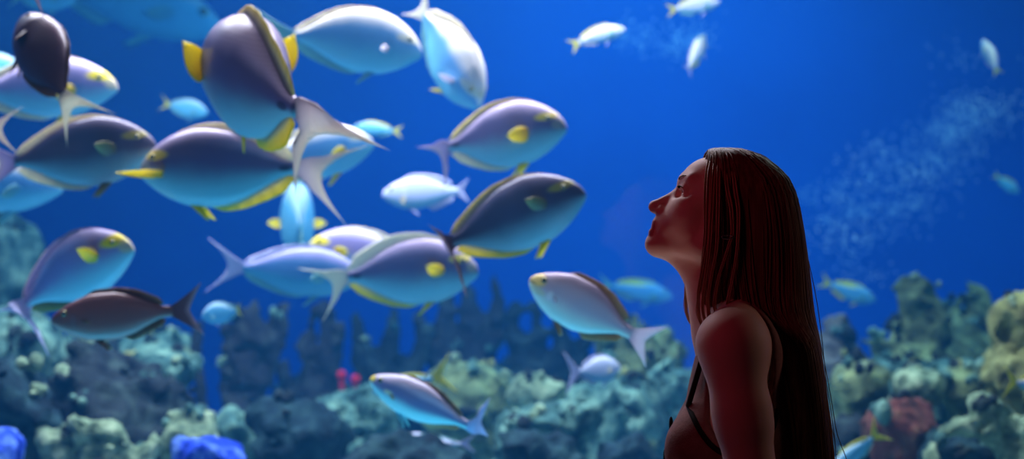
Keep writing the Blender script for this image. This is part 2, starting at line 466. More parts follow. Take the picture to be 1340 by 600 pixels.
def make_fish(name, label, kind, skin, head, tail, D, dD=0.0, roll=0, bend=0, vbend=0, tailyaw=0, tailpitch=0, hs=1.0, ws=1.0,
              fins=None, tailspan=None, group='surgeonfish of the school', cat='fish', pec=(35, 20), pecs=1.0, dors=1.0, ands=1.0, eye=True, tl=1.0, pec_u=None, pecw=1.0):
    """head and tail: where snout and tail root appear; D distance of the tail root, D+dD of the snout"""
    fins = {**dict(dorsal='fin_dorsal', anal='fin_anal', caudal='tail_pale', pectoral='fin_yellow', pelvic='fin_yellow'), **(fins or {})}
    pr = PROF[kind]
    H, T = P(*head, D + dD), P(*tail, D)
    # local spine with unit length to find its chord, then scale so that the chord spans head to tail
    sp = Spine(1.0, R(bend), R(vbend), R(tailyaw), R(tailpitch))
    chord = Vector(sp.c[-1])
    L = (T - H).length / chord.length
    sp = Spine(L, R(bend), R(vbend), R(tailyaw), R(tailpitch))
    X = (T - H).normalized()
    Z = Vector((0, 0, 1)); Z = (Z - X * Z.dot(X)).normalized()
    Y = Z.cross(X)
    Rl = Matrix.Rotation(R(roll), 3, X)
    Z, Y = Rl @ Z, Rl @ Y
    W = Matrix((X, Y, Z)).transposed()
    # chord in local coordinates should line up with +X
    cl = chord.normalized()
    q = cl.rotation_difference(Vector((1, 0, 0))).to_matrix()
    A = np.array(W @ q)
    mid = (H + T) / 2
    root = empty(name, mid)
    tag(root, label, cat, group)
    off = np.array(H - mid)
    def tw(p):
        return p @ A.T + off
    big = (T - H).length / (D) * FPX > 110
    nu, nph = (48, 32) if big else (30, 22)
    s = np.linspace(0, 1, nu)
    us = 0.5 - 0.5 * np.cos(PI * s); us = 0.35 * s + 0.65 * us
    top, bot, wid = (cubic(*pr[k], us) * L for k in ('top', 'bot', 'wid'))
    top, bot, wid = top * hs, bot * hs, wid * ws
    ph = np.linspace(0, 2 * PI, nph, endpoint=False)
    sn, cs = np.sin(ph), np.cos(ph)
    zc, hh = (top + bot) / 2, (top - bot) / 2
    Zg = zc[:, None] + hh[:, None] * sn[None]
    Yg = wid[:, None] * (np.sign(cs) * np.abs(cs) ** 0.85)[None]
    # gill cover step and jaw bulge give the head its relief
    U = np.repeat(us[:, None], nph, 1)
    gill = np.exp(-((U - 0.235) / 0.02) ** 2) * np.clip(1 - np.abs(sn[None] + 0.1) * 1.2, 0, 1)
    Yg *= 1 + 0.05 * gill
    pts = sp.map(U, Yg, Zg)
    V = tw(pts.reshape(-1, 3))
    idx = np.arange(nu * nph).reshape(nu, nph)
    i2 = np.roll(idx, -1, 1)
    F = np.stack([idx[:-1], i2[:-1], i2[1:], idx[1:]], -1).reshape(-1, 4).tolist()
    nv = len(V)
    V = np.vstack([V, tw(sp.map(np.array([-0.004]), np.zeros(1), zc[:1])), tw(sp.map(np.array([1.0]), np.zeros(1), zc[-1:]))])
    for k in range(nph):
        F.append((nv, (k + 1) % nph, k)); F.append((nv + 1, idx[-1, k], idx[-1, (k + 1) % nph]))
    au = np.concatenate([U.ravel(), [0, 1]]); av = np.concatenate([np.repeat(sn[None], nu, 0).ravel(), [0, 0]])
    az = np.concatenate([(Zg / (L * hs)).ravel(), [0, 0]])
    mesh_obj('body', V, F, M[skin], root, {'fu': au, 'fv': av, 'fz': az})
    ftop = lambda u: cubic(*pr['top'], u) * L * hs
    fbot = lambda u: cubic(*pr['bot'], u) * L * hs
    fwid = lambda u: cubic(*pr['wid'], u) * L * ws
    def ridge_fin(nm, u0, u1, hts, sign, mat, sweep):
        n, m = (34, 7) if big else (22, 5)
        a = np.linspace(0, 1, n); bb = np.linspace(0, 1, m)
        Ag, Bg = np.meshgrid(a, bb, indexing='ij')
        h = cubic(*hts, a) * L * hs
        u = u0 + (u1 - u0) * Ag + sweep * Bg * (0.35 + Ag)
        base = (ftop if sign > 0 else fbot)(np.clip(u0 + (u1 - u0) * a, 0, 1))
        z = base[:, None] + sign * (-0.018 * L * (1 - Bg) + h[:, None] * Bg)
        y = 0.0035 * L * np.sin(Ag * 40) * Bg + 0.01 * L * np.sin(Ag * 5) * Bg
        uu = np.clip(u, 0, 1.0)
        pts = sp.map(uu, y, z)
        pts = pts + sp.fr(uu)[1] * ((u - uu) * L)[..., None]
        nr = sp.fr(uu)[2]
        th = L * 0.006 * (1 - 0.75 * Bg)
        sheet(nm, tw(pts.reshape(-1, 3)).reshape(n, m, 3), nr @ A.T, th, M[mat], root, Bg, Ag)
    if kind == 'surgeon':
        if fins['dorsal']: ridge_fin('dorsal_fin', 0.13, 0.94, ([0, .1, .35, .7, .92, 1], [.001, .010 * dors, .022 * dors, .036 * dors, .042 * dors, .006]), 1, fins['dorsal'], .045)
        if fins['anal']: ridge_fin('anal_fin', 0.46, 0.93, ([0, .15, .5, .85, 1], [.002, .022 * ands, .036 * ands, .052 * ands, .010]), -1, fins['anal'], .05)
    else:
        if fins['dorsal']: ridge_fin('dorsal_fin', 0.26, 0.88, ([0, .15, .4, .75, .93, 1], [.004, .03 * dors, .034 * dors, .046 * dors, .045 * dors, .008]), 1, fins['dorsal'], .04)
        if fins['anal']: ridge_fin('anal_fin', 0.58, 0.89, ([0, .2, .6, .9, 1], [.004, .045 * dors, .048 * dors, .045 * dors, .008]), -1, fins['anal'], .04)
    # tail fin
    n, m = (29, 9) if big else (19, 7)
    a = np.linspace(-1, 1, n); bb = np.linspace(0, 1, m)
    Ag, Bg = np.meshgrid(a, bb, indexing='ij')
    if kind == 'surgeon':
        span, c0, c1, pw = 0.235, 0.115, 0.29, 1.9
    elif kind == 'chub':
        span, c0, c1, pw = 0.19, 0.14, 0.25, 1.4
    else:
        span, c0, c1, pw = 0.17, 0.10, 0.24, 1.2
    if tailspan: span = tailspan
    ext = (c0 + (c1 - c0) * np.abs(Ag) ** pw) * tl
    u = 0.965 + (ext + 0.035) * Bg
    zped = (ftop(np.array([1.0])) + fbot(np.array([1.0])))[0] / 2
    hp = 0.034 * L * hs
    z = zped + Ag * (hp * (1 - Bg) + span * L * (Bg ** 1.15) * (0.75 + 0.25 * np.abs(Ag)))
    y = 0.003 * L * np.sin(Ag * 30) * Bg + 0.03 * L * (Ag ** 2) * Bg * (1 if tailyaw >= 0 else -1) * (abs(tailyaw) > 5)
    pts = sp.map(u, y, z)
    sheet('tail_fin', tw(pts.reshape(-1, 3)).reshape(n, m, 3), sp.fr(u)[2] @ A.T, L * 0.007 * (1 - 0.8 * Bg), M[fins['caudal']], root, Bg, Ag * 0.5 + 0.5)
    # paired fins
    for side in (1, -1):
        if fins['pectoral']:
            n, m = 11, 9
            r = np.linspace(0, 1, n); wv = np.linspace(-1, 1, m)
            Rg, Wg = np.meshgrid(r, wv, indexing='ij')
            pu = pec_u or (0.27 if kind == 'surgeon' else 0.25)
            flare, droop = R(pec[0]), R(pec[1])
            ln = 0.165 * L * pecs
            wd_ = 0.055 * L * pecs * pecw * np.sqrt(np.clip(np.sin(PI * (0.08 + 0.92 * r) ** 0.75), 0, 1))
            base = np.array([0.0, fwid(np.array([pu]))[0] * 0.93, -0.025 * L])
            d = np.array([math.cos(flare) * math.cos(droop), math.sin(flare), -math.cos(flare) * math.sin(droop)])
            e = np.array([math.sin(droop), 0.25, math.cos(droop)]); e -= d * e.dot(d); e /= np.linalg.norm(e)
            if len(pec) > 2: e = e * math.cos(R(pec[2])) + np.cross(d, e) * math.sin(R(pec[2]))
            nn = np.cross(d, e)
            loc = base + d * (ln * Rg * (1 - 0.12 * Wg ** 2))[..., None] + e * (wd_[:, None] * Wg)[..., None] + nn * (0.012 * L * Wg ** 2)[..., None]
            c, t, nrm, up = sp.fr(np.array([pu]))
            Bm = np.stack([t[0], nrm[0], up[0]])
            loc = loc * np.array([1, side, 1])
            pts = c[0] + loc.reshape(-1, 3) @ Bm
            nw = (nn * np.array([1, side, 1])) @ Bm
            sheet('pectoral_fin', tw(pts).reshape(n, m, 3), np.broadcast_to(nw @ A.T, (n, m, 3)), L * 0.004 * (1.1 - Rg), M[fins['pectoral']], root, Rg, Wg * .5 + .5)
        if fins['pelvic']:
            n, m = 8, 5
            r = np.linspace(0, 1, n); wv = np.linspace(-1, 1, m)
            Rg, Wg = np.meshgrid(r, wv, indexing='ij')
            pu = 0.36
            u = pu + (0.11 * Rg + 0.028 * (1 - Rg) * Wg + .01 * Wg)
            z = fbot(np.array([pu]))[0] + 0.02 * L - Rg * 0.105 * L
            y = side * (0.02 * L + 0.03 * L * Rg)
            pts = sp.map(u, y + 0 * Wg, z + 0 * Wg)
            sheet('pelvic_fin', tw(pts.reshape(-1, 3)).reshape(n, m, 3), sp.fr(u)[2] @ A.T, L * 0.004 * (1.1 - Rg), M[fins['pelvic']], root, Rg, Wg * .5 + .5)
        if eye:
            eu, ez = (0.115, 0.072 * hs) if kind == 'surgeon' else (0.125, 0.045 * hs)
            # half-width of the body at the eye
            tp, bt, ww = ftop(np.array([eu]))[0], fbot(np.array([eu]))[0], fwid(np.array([eu]))[0]
            k = max(0.05, 1 - ((ez * L - (tp + bt) / 2) / ((tp - bt) / 2)) ** 2) ** 0.5
            er = (0.021 if kind == 'surgeon' else 0.028) * L
            cpos = sp.map(np.array([eu]), np.array([side * (ww * k ** .85 - er * 0.35)]), np.array([ez * L]))[0]
            eb = MB(); eb.ball((0, 0, 0), er, 12, 8)
            c, t, nrm, up = sp.fr(np.array([eu]))
            Bm = np.stack([t[0], up[0], nrm[0] * side])
            v = np.array(eb.v)
            mi = [0 if np.mean([eb.v[i][2] for i in f]) > er * 0.62 else 1 for f in eb.f]
            mesh_obj('eye', tw(cpos + v @ Bm), eb.f, None, root, mats=[M['eye_dark'], M['eye_ring']], mat_idx=mi)
    return root

SG = 'yellow-finned surgeonfish of the school'
REEFG = 'small reef fish behind the school'
PALE = dict(dorsal='fin_cream', anal='fin_cream', caudal='tail_cream')
CY = dict(dorsal='fin_cyan', anal='fin_cyan', caudal='fin_cyan', pectoral='fin_cyan', pelvic='fin_cyan')
TOW = 'heading toward the woman'

# --- the big school
make_fish('surgeonfish', 'dark brown surgeonfish seen from behind, climbing steeply away from the pane', 'surgeon', 'surgeon_brown', (32, 22), (82, 122), 3.75, .17,
          roll=-30, hs=1.0, tailyaw=40, tailpitch=-5, dors=.4, fins=dict(dorsal='fin_brown', anal='fin_brown', caudal='tail_cream', pectoral='fin_brown', pelvic='fin_brown'), group=SG, tailspan=.25, tl=1.3, ws=1.5)
make_fish('surgeonfish', 'lavender and blue surgeonfish half hidden behind the dark brown one', 'surgeon', 'surgeon_pale', (154, 112), (-28, 120), 4.7, 0, hs=.9, fins=PALE, group=SG, pec=(20, 20))
make_fish('surgeonfish', 'large purple surgeonfish with cream dorsal edge, just under the dark brown one', 'surgeon', 'surgeon_dark', (205, 190), (20, 212), 4.15, 0, hs=1.0,
          fins=dict(dorsal='fin_cream', anal='fin_cream', caudal='tail_purple', pectoral='fin_olive', pelvic='fin_olive'), group=SG, pec=(25, -30))
make_fish('surgeonfish', 'blue-bellied surgeonfish low behind the large purple one with cream dorsal edge', 'surgeon', 'surgeon_blue', (82, 245), (-95, 240), 4.8, 0, hs=.85, fins=CY, group=SG, pec=(5, 20))
make_fish('surgeonfish', 'surgeonfish showing only its pale forked tail at the picture edge', 'surgeon', 'surgeon_brown', (-160, 158), (-14, 168), 3.9, 0, fins=dict(caudal='tail_pale', dorsal='fin_brown'), group=SG, tl=1.0, tailspan=.22)
make_fish('surgeonfish', 'surgeonfish above the frame letting one thin tail lobe hang down', 'surgeon', 'surgeon_brown', (90, -130), (42, -22), 3.6, .1, fins=dict(caudal='tail_purple', dorsal='fin_brown'), group=SG, tailyaw=10)
make_fish('surgeonfish', 'biggest surgeonfish, seen from behind with twisting pale tail and raised yellow pectoral fin', 'surgeon', 'surgeon', (298, 74), (388, 142), 3.42, .46,
          roll=8, hs=1.16, ws=2.1, bend=12, tailyaw=50, tailpitch=-58, dors=2.0, ands=1.5, fins=dict(dorsal='fin_dorsal', anal='fin_anal', caudal='tail_pale'), group=SG, pec=(28, -95, 75), pecs=1.25, tailspan=.25, tl=1.25)
make_fish('surgeonfish', 'purple surgeonfish with pale lit flank and thick yellow anal fin, tail toward the woman', 'surgeon', 'surgeon', (184, 222), (388, 220), 3.95, .08,
          hs=1.0, ws=1.2, bend=10, tailyaw=15, tailpitch=-15, fins=dict(dorsal='fin_cream', anal='fin_anal', caudal='tail_pale'), group=SG, pec=(150, 0, 20), pecw=.3, pecs=1.75, pec_u=.2, dors=1.4, ands=1.35, tl=1.35, tailspan=.26)
make_fish('surgeonfish', 'blue surgeonfish peeking out from behind the twisting pale tail', 'surgeon', 'surgeon_blue', (489, 186), (345, 215), 4.75, .1, hs=.95, fins=PALE, group=SG, pec=(10, 10))
make_fish('surgeonfish', 'bright blue surgeonfish with white-lit back at the top of the school', 'surgeon', 'surgeon_blue', (552, 68), (384, 48), 4.6, .1, hs=1.05,
          fins=dict(dorsal='fin_cream', anal='fin_cyan', caudal='fin_cyan', pectoral='tail_white', pelvic='fin_cyan'), group=SG, pec=(40, 30), pecs=.6, vbend=-12, dors=.4)
make_fish('surgeonfish', 'pale blue surgeonfish diving steeply with raised fin', 'surgeon', 'surgeon_blue', (628, 138), (556, 20), 4.9, -.15, roll=-12, hs=1.15, ws=1.4,
          fins=dict(dorsal='fin_cream', anal='fin_cyan', caudal='tail_cream', pectoral='tail_white', pelvic='fin_yellow'), group=SG, pec=(55, -20), tl=.8)
make_fish('surgeonfish', 'violet surgeonfish with round bright yellow pectoral fin, alone beside the open water', 'surgeon', 'surgeon', (741, 164), (588, 192), 4.5, -.18, hs=1.03,
          fins=dict(dorsal='fin_dorsal', anal='fin_cream', caudal='tail_purple'), group=SG, pec=(42, 0), pecs=1.1, tailyaw=-10, tailpitch=-30)
make_fish('surgeonfish', 'dark charcoal surgeonfish with yellow fin edges, angled upward above the silver chub', 'surgeon', 'surgeon_dark', (765, 250), (592, 316), 4.0, -.1, hs=1.02,
          fins=dict(dorsal='fin_dorsal', anal='fin_anal', caudal='tail_brown', pectoral='fin_olive'), group=SG, pec=(22, -45), bend=14, tailyaw=78, tailpitch=-25, tailspan=.3, tl=1.2)
make_fish('surgeonfish', 'violet and blue surgeonfish with broad cream dorsal band and cream crescent tail', 'surgeon', 'surgeon', (626, 352), (455, 362), 4.5, 0, hs=1.05,
          fins=dict(dorsal='tail_cream', anal='fin_anal', caudal='tail_cream'), group=SG, pec=(30, -35), dors=2.0, tailpitch=-22, tl=1.15)
make_fish('surgeonfish', 'plain blue surgeonfish with crescent tail behind the cream-banded one', 'surgeon', 'surgeon_deep', (475, 362), (318, 350), 4.9, .0, hs=.85,
          fins=dict(dorsal='tail_lav', anal='fin_cyan', caudal='tail_lav', pectoral='fin_cyan', pelvic='fin_cyan'), group=SG, pec=(10, 10), tl=1.1)
make_fish('surgeonfish', 'narrow teal surgeonfish seen end-on under the twisting tail', 'surgeon', 'cyan', (386, 288), (394, 296), 5.35, .48, hs=1.3, ws=1.5, fins=dict(dorsal='fin_cyan', anal='fin_cyan', caudal='fin_cyan', pelvic='fin_olive'), group=SG, pec=(70, -25), pecs=.8)
make_fish('surgeonfish', 'lavender surgeonfish with yellow pectoral fin behind the cream-banded one', 'surgeon', 'surgeon_pale', (402, 322), (545, 345), 5.1, .05, hs=.9, fins=PALE, group=SG, pec=(25, -20), pecs=1.0)
make_fish('surgeonfish', 'lavender surgeonfish with yellow eye mask and yellow pectoral fin above the brown chub', 'surgeon', 'surgeon_pale', (174, 322), (34, 398), 4.1, -.12, hs=.98, vbend=-22,
          fins=dict(dorsal='tail_purple', anal='fin_olive', caudal='tail_lav'), group=SG, pec=(32, -62), pecs=1.05, bend=14, tailyaw=84, tailpitch=-30, tailspan=.3)
# --- chubs
CG = 'chubs around the school'
make_fish('chub', 'dark brown oval chub with dark forked tail', 'chub', 'chub_brown', (68, 418), (226, 407), 3.75, 0, fins=dict(dorsal='fin_brown', anal='fin_brown', caudal='tail_brown', pectoral='fin_brown', pelvic='fin_brown'), group=CG, pec=(8, 10), pecs=.6, tailspan=.22)
make_fish('chub', 'silver chub with yellow face and white forked tail beside the woman', 'chub', 'chub', (694, 364), (826, 436), 3.6, .05, hs=1.14,
          fins=dict(dorsal='fin_rust', anal='fin_rust', caudal='tail_white', pectoral='tail_white', pelvic='fin_rust'), group=CG, pec=(12, 40), pecs=.55, tailspan=.2)
make_fish('chub', 'slender striped chub with lavender back, lowest fish in front of the reef', 'chub', 'wrasse', (485, 494), (612, 556), 3.7, .12, hs=.85,
          fins=dict(dorsal='fin_brown', anal='fin_rust', caudal='tail_lav', pectoral='fin_rust', pelvic='fin_cyan'), group=CG, pec=(10, 20), pecs=.5, dors=.6, tailyaw=62, tailpitch=20, tl=.95)
# --- background fish
YT = dict(caudal='tail_yellow', dorsal='tail_yellow', anal='fin_cyan', pectoral='fin_cyan', pelvic='fin_cyan')
LV = dict(dorsal='tail_lav', anal='tail_lav', caudal='tail_lav', pectoral='fin_cream', pelvic='tail_lav')
make_fish('reef_fish', 'pale lavender fish below the violet surgeonfish tail', 'slim', 'lavender', (500, 254), (600, 250), 5.4, 0, hs=1.5, fins=LV, group=REEFG, pec=(10, 75), pecs=.8, tl=.6)
make_fish('reef_fish', 'small cyan fish with yellowish tail half hidden behind pale tail of the biggest surgeonfish', 'slim', 'cyan', (462, 166), (515, 171), 5.8, 0, hs=1.2, fins=YT, group=REEFG)
make_fish('reef_fish', 'small blurred cyan fish in the gap beside the biggest surgeonfish', 'surgeon', 'cyan', (272, 148), (222, 137), 6.2, 0, fins=dict(CY, caudal='tail_yellow'), group=REEFG)
make_fish('reef_fish', 'long pale blue fish at the top edge above the dark brown surgeonfish', 'slim', 'cyan', (292, 40), (60, -30), 8.4, 0, hs=1.2, fins=CY, group=REEFG, pec=(8, 10), vbend=-10)
make_fish('reef_fish', 'short pale cyan fish cut by the top edge over the dark brown surgeonfish', 'surgeon', 'cyan', (98, 0), (28, -4), 6.6, 0, fins=CY, group=REEFG, pec=(8, 10))
make_fish('reef_fish', 'cyan fish at the side edge behind the dark brown surgeonfish', 'surgeon', 'cyan', (32, 92), (-60, 92), 5.4, 0, fins=CY, group=REEFG)
make_fish('reef_fish', 'small round cyan fish with yellow tail touching the brown chub tail', 'surgeon', 'cyan', (264, 414), (310, 406), 4.9, 0, hs=1.25, fins=dict(CY, caudal='tail_yellow', pelvic='tail_white'), group=REEFG, tl=.5, pec=(40, 40))
make_fish('reef_fish', 'teal fish showing its upright yellow-green tail behind the striped chub', 'slim', 'cyan', (488, 512), (566, 494), 4.9, 0, fins=YT, group=REEFG, tl=1.5, tailspan=.34)
make_fish('reef_fish', 'blue fish curving under the striped chub near the reef', 'slim', 'lavender', (528, 568), (604, 580), 5.0, 0, hs=.7, fins=dict(CY, caudal='tail_lav'), group=REEFG, vbend=14)
make_fish('reef_fish', 'white-backed fish with pale yellow tail high in open water', 'slim', 'silver', (818, 38), (757, 56), 5.6, 0, hs=1.2, vbend=-14, fins=dict(YT, anal='tail_white', pelvic='tail_lav'), group=REEFG, tl=.9)
make_fish('reef_fish', 'lavender fish with yellow tail cut by the top edge', 'slim', 'lavender', (942, 2), (884, 12), 5.8, 0, hs=1.3, fins=dict(YT, pelvic='tail_lav'), group=REEFG, tl=.9)
make_fish('reef_fish', 'pale lavender fish climbing nose up above the woman', 'slim', 'silver', (922, 46), (902, 88), 5.8, .12, hs=1.2, roll=10, fins=dict(LV, anal='tail_yellow'), group=REEFG, tl=.6)
make_fish('reef_fish', 'tiny white fish with yellow tail alone in the upper corner', 'slim', 'silver', (1286, 52), (1303, 90), 6.2, .05, roll=-20, hs=1.2, fins=dict(LV, caudal='tail_yellow'), group=REEFG, tl=.9)
make_fish('reef_fish', 'dim teal fish near the side edge below the tiny white one', 'slim', 'cyan', (1334, 252), (1306, 232), 7.6, 0, hs=1.4, fins=YT, group=REEFG)
make_fish('reef_fish', 'blue fish with yellow tail hovering above the reef behind the hair', 'slim', 'yellowtail', (1146, 392), (1086, 372), 6.9, 0, hs=1.35, vbend=6, fins=dict(YT, pelvic='fin_yellow', anal='fin_yellow'), group=REEFG)
make_fish('reef_fish', 'blue-bodied fish with bright yellow forked tail at the foot of the reef', 'slim', 'cyan', (1088, 618), (1142, 572), 4.6, 0, hs=1.15, fins=YT, group=REEFG, tl=1.15, tailspan=.3)
make_fish('reef_fish', 'teal fish with yellow stripe between the silver chub and the neck', 'slim', 'yellowtail', (880, 388), (800, 374), 7.6, 0, hs=1.2, fins=dict(YT, caudal='fin_cyan'), group=REEFG)
make_fish('reef_fish', 'blurred lavender fish with splayed forked tail under the silver chub', 'chub', 'lavender', (812, 480), (758, 486), 5.2, .05, hs=1.5, fins=LV, group=REEFG, tailspan=.5, tl=1.4)
make_fish('reef_fish', 'yellow fish entering at the side edge over the branching coral', 'slim', 'silver', (1400, 505), (1330, 500), 4.5, 0, hs=1.2, fins=YT, group=REEFG, tailspan=.3)
# ------------------------------------------------------------------ distance fields, turned into one closed surface
class Field:
    def __init__(s, xs, ys, zs):
        s.ax = [np.asarray(a, np.float32) for a in (xs, ys, zs)]
        s.F = np.full(tuple(len(a) for a in s.ax), 0.5, np.float32)
    def win(s, lo, hi):
        sl = []
        for a, l, h in zip(s.ax, lo, hi):
            i0, i1 = np.searchsorted(a, l), np.searchsorted(a, h)
            sl.append(slice(max(0, i0 - 1), min(len(a), i1 + 1)))
        return tuple(sl)
    def grid(s, sl):
        return s.ax[0][sl[0]][:, None, None], s.ax[1][sl[1]][None, :, None], s.ax[2][sl[2]][None, None, :]
    def put(s, sl, d, k, op):
        f = s.F[sl]
        if f.size == 0: return
        if op == 'sub':
            h = np.clip(0.5 - 0.5 * (f + d) / k, 0, 1)
            s.F[sl] = f + (-d - f) * h + k * h * (1 - h)
        else:
            h = np.clip(0.5 + 0.5 * (f - d) / k, 0, 1)
            s.F[sl] = f + (d - f) * h - k * h * (1 - h)
    def cone(s, a, b, r0, r1, k=0.01, op='add', sc=(1, 1, 1), m=0.05):
        a, b = np.array(a, float), np.array(b, float)
        rm = max(r0, r1)
        ext = rm * np.array(sc) + m + k
        sl = s.win(np.minimum(a, b) - ext, np.maximum(a, b) + ext)
        X, Y, Z = s.grid(sl)
        sc = np.array(sc, float)
        ab = (b - a) / sc
        L2 = max(float(ab @ ab), 1e-12)
        px, py, pz = (X - a[0]) / sc[0], (Y - a[1]) / sc[1], (Z - a[2]) / sc[2]
        t = np.clip((px * ab[0] + py * ab[1] + pz * ab[2]) / L2, 0, 1)
        d = np.sqrt((px - ab[0]*t)**2 + (py - ab[1]*t)**2 + (pz - ab[2]*t)**2) - (r0 + (r1 - r0) * t)
        s.put(sl, (d * sc.min()).astype(np.float32), k, op)
    def ball(s, c, r, k=0.01, op='add', sc=(1, 1, 1), m=0.05):
        s.cone(c, c, r, r, k, op, sc, m)
    def ellipsoid(s, c, rad, rot=0.0, k=0.01, op='add', m=0.05):
        """rot: turn about the y axis"""
        c, rad = np.array(c, float), np.array(rad, float)
        R_ = rad.max() + m + k
        sl = s.win(c - R_, c + R_)
        X, Y, Z = s.grid(sl)
        x, y, z = X - c[0], Y - c[1], Z - c[2]
        cs, sn = math.cos(rot), math.sin(rot)
        u, w_ = x * cs + z * sn, -x * sn + z * cs
        q = np.sqrt((u / rad[0])**2 + (y / rad[1])**2 + (w_ / rad[2])**2)
        g = np.sqrt((u / rad[0]**2)**2 + (y / rad[1]**2)**2 + (w_ / rad[2]**2)**2)
        d = q * (q - 1) / np.maximum(g, 1e-6)
        s.put(sl, d.astype(np.float32), k, op)
    def mesh(s):
        F = s.F
        S = F < 0
        n = np.array(F.shape)
        c = S[:-1, :-1, :-1].astype(np.int8)
        tot = np.zeros(n - 1, np.int8)
        corners = [(i, j, k) for i in (0, 1) for j in (0, 1) for k in (0, 1)]
        for i, j, k in corners:
            tot += S[i:n[0]-1+i, j:n[1]-1+j, k:n[2]-1+k]
        act = np.argwhere((tot > 0) & (tot < 8))
        vid = np.full(n - 1, -1, np.int32)
        vid[act[:, 0], act[:, 1], act[:, 2]] = np.arange(len(act))
        acc = np.zeros((len(act), 3)); cnt = np.zeros(len(act))
        val = {c_: F[act[:, 0]+c_[0], act[:, 1]+c_[1], act[:, 2]+c_[2]].astype(float) for c_ in corners}
        pos = lambda c_: np.stack([s.ax[d][act[:, d] + c_[d]] for d in range(3)], 1).astype(float)
        for a in corners:
            for d in range(3):
                if a[d] == 0:
                    b_ = tuple(v + (1 if q == d else 0) for q, v in enumerate(a))
                    va, vb = val[a], val[b_]
                    mk = (va < 0) != (vb < 0)
                    t = np.where(mk, va / np.where(np.abs(va - vb) < 1e-12, 1, va - vb), 0)
                    p = pos(a) * (1 - t)[:, None] + pos(b_) * t[:, None]
                    acc[mk] += p[mk]; cnt[mk] += 1
        V = acc / np.maximum(cnt, 1)[:, None]
        quads = []
        for d in range(3):
            e = [slice(None)] * 3; f = [slice(None)] * 3
            e[d] = slice(0, -1); f[d] = slice(1, None)
            A, B = S[tuple(e)], S[tuple(f)]
            ch = np.argwhere(A != B)
            if len(ch) == 0: continue
            d1, d2 = (d + 1) % 3, (d + 2) % 3
            ok = (ch[:, d1] > 0) & (ch[:, d2] > 0) & (ch[:, d1] < n[d1]-1) & (ch[:, d2] < n[d2]-1)
            ch = ch[ok]
            inside = A[ch[:, 0], ch[:, 1], ch[:, 2]]
            def cell(o1, o2):
                q = ch.copy(); q[:, d1] -= o1; q[:, d2] -= o2
                return vid[q[:, 0], q[:, 1], q[:, 2]]
            Q = np.stack([cell(1, 1), cell(0, 1), cell(0, 0), cell(1, 0)], 1)
            Q[~inside] = Q[~inside][:, ::-1]
            quads.append(Q)
        return V, np.concatenate(quads)

# ------------------------------------------------------------------ reef
RM = {}
def reef_mat(name, a, b_, c, scale=6):
    g_ = (0.62, 0.72, 0.60) if name not in ('blue', 'crimson') else (1, 1, 1)
    a, b_, c = (tuple(x * y for x, y in zip(v, g_)) for v in (a, b_, c))
    scale *= 1.9
    RM[name] = noise_mat('reef_' + name, a, b_, scale, 0.9, 6, c, bump=0.6, spec=0.15)
reef_mat('teal', (0.02, 0.045, 0.06), (0.12, 0.23, 0.24), (0.40, 0.56, 0.48))
reef_mat('slate', (0.014, 0.016, 0.028), (0.03, 0.035, 0.05), (0.07, 0.09, 0.10))
reef_mat('navy', (0.010, 0.018, 0.035), (0.02, 0.045, 0.075), (0.05, 0.10, 0.13))
reef_mat('green', (0.04, 0.05, 0.045), (0.22, 0.25, 0.14), (0.50, 0.53, 0.28), 5)
reef_mat('ochre', (0.20, 0.16, 0.08), (0.48, 0.42, 0.18), (0.68, 0.60, 0.28), 9)
reef_mat('pale', (0.08, 0.12, 0.10), (0.35, 0.42, 0.30), (0.72, 0.76, 0.55), 10)
reef_mat('pink', (0.13, 0.10, 0.12), (0.25, 0.20, 0.22), (0.36, 0.32, 0.33), 6)
reef_mat('red', (0.10, 0.04, 0.035), (0.26, 0.06, 0.055), (0.32, 0.14, 0.10), 6)
reef_mat('purple', (0.03, 0.024, 0.045), (0.06, 0.048, 0.07), (0.12, 0.11, 0.12), 7)
reef_mat('blue', (0.01, 0.03, 0.3), (0.02, 0.06, 0.55), (0.2, 0.35, 0.8), 5)
reef_mat('crimson', (0.5, 0.01, 0.04), (0.7, 0.02, 0.07), (0.75, 0.05, 0.1), 10)

def lump_noise(X, Y, Z, f, rng):
    out = 0
    for o in range(4):
        a = rng.uniform(-1, 1, (3, 3)); a /= np.linalg.norm(a, axis=1)[:, None]
        ph_ = rng.uniform(0, 6.28, 3)
        w_ = [np.sin((a[i, 0]*X + a[i, 1]*Y + a[i, 2]*Z) * f + ph_[i]) for i in range(3)]
        out = out + (np.abs(w_[0] + w_[1] + w_[2]) - 1.1) * (0.68 ** o)
        f *= 1.9
    return out

